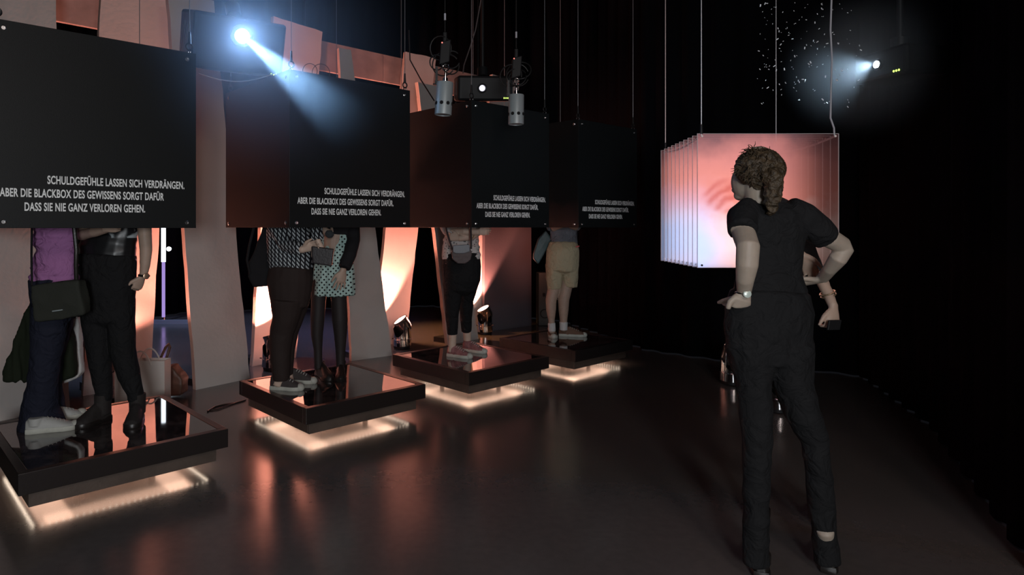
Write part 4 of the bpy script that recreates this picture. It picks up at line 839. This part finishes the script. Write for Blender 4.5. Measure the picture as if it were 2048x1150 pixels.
def person_shorts():
    p = Person(6.78, G(1118, 672, ZP)[:2], ZP, 'man in grey shirt, beige shorts and brown shoes on the farthest platform')
    p.part('shirt', M_grey, [([(1129, 410, 33), (1128, 435, 30), (1127, 458, 26), (1128, 475, 26), (1129, 490, 26)], 0.65), [(1098, 415, 11), (1096, 440, 10, 0), (1104, 455, 9, -.1)], [(1158, 415, 11), (1160, 440, 10, -.02), (1150, 455, 9, -.1)]], voxel=0.008, amp=0.008)
    p.part('shorts', M_beige, [([(1126, 485, 27.5), (1126, 500, 32), (1125, 520, 32.5), (1124, 540, 31)], 0.72), [(1109, 530, 17.5), (1108, 555, 15.5), (1109, 577, 13.5)], [(1140, 530, 17), (1140, 555, 15.5), (1139, 573, 14.5)]], voxel=0.007, amp=0.006, stretch=(1.2, 1.2, 0.8))
    p.limb(p.body, [(1109, 560, 12.5), (1107, 580, 12), (1102, 600, 11), (1102, 620, 10), (1103, 640, 6.5), (1104, 665, 6)]); p.limb(p.body, [(1136, 560, 12.5), (1131, 580, 12), (1127, 600, 11.5), (1127, 620, 10), (1127, 640, 7.5), (1127, 660, 6.5)])
    p.limb(p.body, [(1100, 440, 8), (1108, 456, 7, -.15), (1130, 448, 6, -.25)]); p.limb(p.body, [(1158, 440, 8), (1150, 454, 7, -.15), (1128, 444, 6, -.25)])
    p.hand(P(1130, 447, 6.5), (1, 0, 0.3), (0, 0, 1)); p.hand(P(1128, 443, 6.48), (-1, 0, 0.3), (0, 0, 1))
    for l in ([(1103, 646, 7.6), (1104, 662, 7.4)], [(1127, 644, 8.3), (1127, 660, 8)]): p.part('sock', M_white, [l], voxel=0.005, amp=0, body=False)
    bag = cut_poly('bag', [(1092, 462), (1078, 478), (1068, 508), (1068, 518), (1077, 528), (1086, 512), (1097, 492), (1104, 478)], 6.82, 0.07, M_teal, None, 0.007, 0.003, 8, 4); bag.parent = p.root; bag.location = -p.root.location; bag.name = 'shoulder_bag'
    bag['label'] = 'dark teal shoulder bag behind the back'
    mb = MB(); c = P(1155, 493, 6.7); mb.obox(c, (0.018, 0, 0.004), (0, 0.004, 0), (0, 0, 0.007)); mb.build('red_tag', mat('red_tag', (0.5, 0.06, 0.06), 0.6), p.root)
    p.head(1128, 363, 22, -0.9, long_=False); shoe(p, (1101, 668), (1111, 683), ZP, 'sneaker', M_brownsuede, wid=0.05, top_h=0.08); shoe(p, (1117, 672), (1172, 674), ZP, 'sneaker', M_brownsuede, wid=0.05, top_h=0.08)
    p.finish(M_skin, 0.005)

def person_back():
    p = Person(2.60, (P(1580, 1150, 2.6)[0], 2.62), 0.0, 'person in black seen from behind, hand on hip, watching the glowing screen')
    p.part('t_shirt', M_blackcloth, [([(1535, 408, 40), (1535, 430, 72), (1538, 455, 76), (1542, 490, 66), (1541, 540, 62), (1540, 585, 72), (1540, 605, 76)], 0.5), [(1500, 418, 24, -.01), (1485, 432, 27, -.04), (1484, 460, 27, -.09)], [(1575, 420, 26), (1605, 435, 29), (1635, 458, 30, .02), (1652, 473, 26, .03)]], amp=0.006, voxel=0.007)
    p.part('trousers', M_blackcloth, [([(1540, 585, 78), (1538, 620, 86), (1537, 660, 86), (1538, 700, 80), (1540, 725, 70)], 0.55), [(1500, 690, 46), (1508, 760, 33), (1512, 826, 29.5), (1514, 883, 27.5), (1513, 929, 25), (1512, 1000, 24), (1512, 1080, 23), (1512, 1128, 25)],
             [(1576, 690, 46), (1586, 768, 36), (1605, 826, 31.5), (1630, 883, 25), (1636, 929, 23.5), (1642, 1000, 23, .02), (1650, 1080, 22, .03), (1653, 1125, 24, .03)]], amp=0.005, voxel=0.008)
    p.limb(p.body, [(1478, 430, 19), (1482, 450, 21, -.04), (1489, 472, 22, -.10), (1496, 493, 22, -.16), (1494, 530, 21, -.16), (1490, 560, 17, -.14), (1488, 586, 13, -.10)])
    p.limb(p.body, [(1630, 458, 19, .02), (1660, 477, 19.5, .03), (1684, 491, 17.5, .05), (1690, 498, 16, .05), (1676, 517, 17, .05), (1660, 538, 13, .10), (1646, 556, 11, .18)])
    p.hand(P(1485, 590, 2.50), (0.15, 0.9, -0.5), (-1, 0.1, -0.3), 0.17, 0.3, 0.05)
    # back of the hand and thumb resting on the hip
    p.limb(p.body, [(1490, 586, 14, -.10, .6), (1483, 600, 20, -.11, .45), (1482, 612, 20, -.10, .4)]); p.limb(p.body, [(1472, 594, 7, -.11), (1460, 604, 6, -.11), (1456, 617, 5, -.11)])
    p.hand(P(1644, 558, 2.79), (-0.8, 0.5, -0.3), (0, -1, 0.3), 0.16, 0.5)
    w = P(1487, 586, 2.50); mb = MB(); mb.torus(w, (0, 0.1, 1), 0.0275, 0.006, 24); o = mb.build('watch_strap', M_bootblack, p.root, smooth=True)
    mb = MB(); mb.lathe(w + Vector((-0.004, -0.034, 0)), (-0.1, -1, 0.1), [(0.015, 0), (0.015, 0.007), (0.012, 0.009)], 20); mb.build('watch_case', mat('pale_watch', (0.6, 0.68, 0.62), 0.3, 0.2), o, smooth=True)
    # head turned left and away: face side at left, curls and a pony tail
    c = P(1517, 347, 2.6); b = p.body
    b.ball(c + Vector((0.0, 0.0, 0.02)), 0.072, 0.085, 0.09, 16, 12); b.ball(c + Vector((-0.030, 0.050, -0.03)), 0.052, 0.06, 0.07, 14, 10)
    b.tube([c + Vector((-0.03, 0.10, 0.0)), c + Vector((-0.035, 0.125, -0.03)), c + Vector((-0.03, 0.115, -0.04))], [0.008, 0.013, 0.01], 8)
    b.tube([c + Vector((-0.065, 0.075, -0.065)), c + Vector((-0.055, 0.10, -0.06)), c + Vector((-0.03, 0.108, -0.065))], 0.008, 8)
    b.ball(c + Vector((-0.04, 0.07, -0.085)), 0.025, 0.03, 0.022, 12, 8)
    b.ball(c + Vector((-0.045, -0.03, -0.02)), 0.012, 0.014, 0.024, 10, 8)
    b.loft([(c + Vector((-0.01, 0.0, -0.04)), 0.048, 0.05), (c + Vector((0.0, 0.01, -0.10)), 0.047, 0.05), (P(1530, 412, 2.6), 0.06, 0.05)])
    for e_ in ((-0.052, 0.086), (-0.008, 0.098)):
        e = MB(); e.ball(c + Vector((e_[0], e_[1], 0.0)), 0.012, 0.012, 0.008, 10, 8); e.build('eye', mat('eye_white', (0.6, 0.58, 0.55), 0.2), p.root, smooth=True)
    h = MB(); h.ball(P(1522, 340, 2.58), 0.076, 0.085, 0.082, 18, 12); h.ball(P(1508, 336, 2.57), 0.066, 0.07, 0.066, 14, 10); h.ball(P(1540, 342, 2.56), 0.042, 0.06, 0.072, 14, 10)
    h.loft([(P(1543, 345, 2.50), 0.036, 0.04), (P(1547, 375, 2.50), 0.027, 0.028), (P(1545, 398, 2.50), 0.025, 0.024), (P(1542, 415, 2.51), 0.018, 0.018), (P(1540, 430, 2.52), 0.006, 0.006)])
    hair = h.skin('hair', M_haircurl, p.root, 0.004, 1, 0.009, 42)
    m3 = MB()
    for k in range(130):      # loose curls
        a_ = R.uniform(1.2, 4.4); el = R.uniform(-0.6, 1.2); q0 = P(1514, 338, 2.575) + Vector((math.cos(a_) * math.cos(el) * 0.072, -abs(math.sin(a_)) * math.cos(el) * 0.078, math.sin(el) * 0.078)); pts = [q0]; dv = (q0 - P(1520, 340, 2.6)).normalized()
        for j in range(6): dv = (dv + Vector((R.uniform(-.7, .5), R.uniform(-.5, .5), R.uniform(-.75, .45)))).normalized(); q0 = q0 + dv * R.uniform(0.004, 0.008); pts.append(q0)
        m3.tube(pts, [0.0022, 0.0022, 0.002, 0.0018, 0.0015, 0.001, 0.0006], 5)
    m3.build('curls', M_haircurl, p.root, smooth=True, kind='stuff')
    for heel, toe in ((Vector((1.31, 2.56, 0)), Vector((1.42, 2.83, 0))), (Vector((1.60, 2.60, 0)), Vector((1.75, 2.86, 0)))):
        shoe(p, heel, toe, 0.0, 'sneaker', M_bootblack, M_bootblack, 0.085, 0.048, False)
    p.limb(p.body, [(1512, 1060, 17), (1513, 1125, 15, .04)]); p.limb(p.body, [(1650, 1060, 16), (1655, 1115, 15, .06)])
    p.finish(M_skin3, 0.0045)

def person_front():
    p = Person(3.02, (P(1560, 1050, 3.02)[0], 3.04), 0.0, 'person in dark clothes mostly hidden behind the viewer in black, one hand showing')
    p.part('dark_top', M_blackcloth2, [([(1532, 406, 20), (1540, 415, 30), (1552, 428, 42), (1560, 455, 46), (1566, 500, 42), (1566, 560, 40), (1565, 610, 44)], 0.6), [(1592, 445, 14), (1608, 475, 14, 0), (1622, 520, 14, -.02), (1640, 552, 12, -.04)], [(1528, 420, 15), (1520, 480, 14), (1528, 540, 12)]], amp=0.005, voxel=0.008)
    p.part('dark_trousers', M_blackcloth2, [([(1565, 600, 46), (1565, 650, 46), (1565, 690, 42)], 0.7), [(1542, 680, 25), (1516, 780, 18, .05), (1514, 880, 17, .05), (1514, 1000, 16, .05), (1514, 1040, 17, .05)], [(1588, 680, 26), (1603, 780, 20), (1628, 880, 18), (1634, 1000, 17), (1634, 1040, 17)]], amp=0.004, voxel=0.009)
    p.limb(p.body, [(1634, 545, 10, -.04), (1655, 585, 10.5, -.1), (1666, 612, 8.5, -.14)]); p.hand(P(1667, 615, 2.88), (-0.15, -0.2, -1), (-1, -0.3, 0), 0.15, 0.8, 0.03)
    p.limb(p.body, [(1640, 552, 11, -.05), (1650, 572, 10, -.08)])
    mb = MB(); c = P(1668, 650, 2.84); mb.obox(c, (0.03, 0.004, 0), (0, 0.006, 0), (0.004, 0, 0.022)); mb.build('phone', M_plastic, p.root, bevel=0.003)
    mb = MB(); mb.torus(P(1655, 586, 2.92), (0.4, 0, -1), 0.031, 0.004, 20); mb.torus(P(1657, 591, 2.92), (0.4, 0, -1), 0.031, 0.003, 20); mb.build('bracelet', mat('brass_wire', (0.30, 0.22, 0.14), 0.4, 0.6), p.root, smooth=True)
    p.limb(p.body, [(1526, 540, 10), (1560, 520, 9, -.1), (1600, 512, 8, -.14)]); p.hand(P(1600, 508, 2.90), (0.5, -0.1, -0.8), (0, -0.5, 1), 0.15, 0.45)
    p.head(1525, 352, 43, 1.6, long_=False)
    for heel, toe in ((Vector((1.525, 2.98, 0)), Vector((1.645, 3.24, 0))), (Vector((1.80, 2.98, 0)), Vector((1.95, 3.24, 0)))):
        shoe(p, heel, toe, 0.0, 'sneaker', M_bootblack, M_bootblack, 0.085, 0.046, False)
    p.limb(p.body, [(1514, 1000, 13, .05), (1514, 1040, 12, .05)]); p.limb(p.body, [(1634, 1000, 13), (1634, 1040, 12)])
    p.finish(M_skin, 0.006)

M_olive = mat('olive_canvas', (0.032, 0.034, 0.028), rough=0.85, spec=0.2, bump=0.2, bscale=120)
M_green_cloth = mat('green_cloth', (0.017, 0.022, 0.013), rough=0.9, spec=0.15, bump=0.2, bscale=60)
M_tights2 = mat('brown_black_trousers', (0.030, 0.020, 0.018), rough=0.8, spec=0.25, bump=0.15, bscale=80)
M_leather = mat('dark_leather', (0.022, 0.017, 0.019), rough=0.5, bump=0.2, bscale=70)
M_pouch = mat('brown_pouch', (0.075, 0.050, 0.050), rough=0.6, bump=0.2, bscale=50)
M_pouchflap = mat('grey_pouch_flap', (0.16, 0.17, 0.19), rough=0.5, bump=0.2, bscale=50)
M_teal = mat('teal_nylon', (0.05, 0.10, 0.11), rough=0.5, bump=0.2, bscale=40)
M_haircurl = mat('curly_brown_hair', (0.055, 0.036, 0.019), rough=0.5, bump=0.8, bscale=110, var=0.55, vscale=38)
M_paper = mat('white_paper', (0.66, 0.60, 0.56), rough=0.7, bump=0.05, bscale=20)
for fn in (person_purple, person_tank, person_hound, person_dots, person_crossed, person_shorts, person_front, person_back): fn()

# ------------------------------------------------------------------ bags behind the nearest platform
p0 = G(286, 812); D = 4.90
def at(X, Y, D_): return P(X, Y, D_)
# tall white paper bag standing on the floor behind the platform
D = 4.92; x0 = (229 - CX) * D / F; x1 = (329 - CX) * D / F; zt_b = H - (722 - HY) * D / F; zb_b = 0.003
root = thing('paper_bag', 'white paper carrier bag with looped handles behind the nearest platform', 'bag', ((x0 + x1) / 2, D + 0.05, 0))
mb = MB()
for (xa, xb, ya, yb) in ((x0, x1, D, D + 0.004), (x0 + 0.008, x1 - 0.002, D + 0.12, D + 0.124), (x0, x0 + 0.004, D + 0.004, D + 0.12), (x1 - 0.004, x1, D + 0.004, D + 0.12)):
    mb.box(xa, xb, ya, yb, zb_b, zt_b)
mb.box(x0 + 0.004, x1 - 0.004, D + 0.004, D + 0.12, zb_b, zb_b + 0.004); mb.build('bag_body', M_paper, root)
for yy in (D + 0.001, D + 0.123):
    pts = [Vector((x0 + 0.12 + 0.16 * k / 12 + (0.02 if yy > D + .1 else 0), yy - 0.006, zt_b - 0.03 + 0.105 * max(0.0, math.sin(PI * k / 12)) ** 0.7)) for k in range(13)]
    mb = MB(); mb.tube(pts, 0.006, 8); mb.build('handle', M_paper, root, smooth=True)
M_rust = mat('brown_leather', (0.10, 0.05, 0.035), rough=0.5, bump=0.2, bscale=60)
root = thing('leather_tote', 'dark brown leather tote leaning beside the white paper bag', 'bag', tuple(G(346, 795)))
j = MB(); j.prism([P(x, y, 5.25) for x, y in ((329, 736), (342, 734), (364, 760), (362, 790), (330, 794), (318, 780))], (0, 0.14, 0)); j.skin('bag_body', M_rust, root, 0.007, 4, 0.006, 9)
mb = MB(); mb.tube([P(x, y, 5.22) for x, y in ((318, 736), (322, 715), (331, 695), (338, 688), (340, 694), (333, 716), (328, 738))], 0.011, 8); mb.build('handle', M_rust, root, smooth=True)
# white cloth bag hanging behind the leftmost person
root = thing('cloth_bag', 'grey white cloth bag hanging beside the navy trousers', 'bag', tuple(P(143, 700, 4.06)))
j = MB(); j.prism([P(x, y, 4.06) for x, y in ((143, 640), (154, 634), (158, 690), (162, 744), (152, 756), (125, 768), (116, 766), (118, 700))], (0, 0.05, 0)); j.skin('bag_body', M_white, root, 0.007, 4, 0.005, 9)
mb = MB(); mb.tube([P(153, 638, 4.06), P(155, 600, 4.02), P(152, 560, 3.98), P(150, 500, 3.95)], 0.005, 8); mb.build('handle', M_white, root, smooth=True)
# cable on the floor between the platforms
mb = MB(); mb.tube([G(x, y) + Z * 0.006 for x, y in ((415, 824), (430, 815), (450, 810), (468, 808), (490, 802))], 0.006, 8); tag(mb.build('floor_cable', M_cable, smooth=True), 'black cable on the floor between the two nearest platforms', 'cable')
mb = MB(); mb.tube([G(x, y) + Z * 0.006 for x, y in ((420, 822), (436, 820), (455, 813), (475, 806), (492, 801))], 0.005, 8); tag(mb.build('thin_floor_cable', M_cable, smooth=True), 'thinner black cord beside the floor cable between the nearest platforms', 'cable')
# grey case and cable behind the man in shorts
root = thing('equipment_case', 'grey green case standing behind the legs of the man in shorts', 'case', tuple(G(1086, 652)))
c = G(1086, 652); mb = MB(); mb.box(c.x - 0.06, c.x + 0.09, c.y, c.y + 0.25, 0.003, 0.75); mb.build('case_body', mat('case_grey', (0.10, 0.12, 0.11), 0.6), root, bevel=0.01)
mb = MB(); mb.box(c.x - 0.005, c.x + 0.03, c.y - 0.012, c.y + 0.0, 0.42, 0.47); mb.build('latch', M_blackmetal, root)
mb = MB(); mb.torus(c + Vector((0.02, -0.04, 0.18)), (0.2, 1, 0.1), 0.06, 0.006, 22, 0.3, 5.8); tag(mb.build('cable_coil', M_cable, smooth=True), 'black cable looped in front of the grey green case', 'cable')
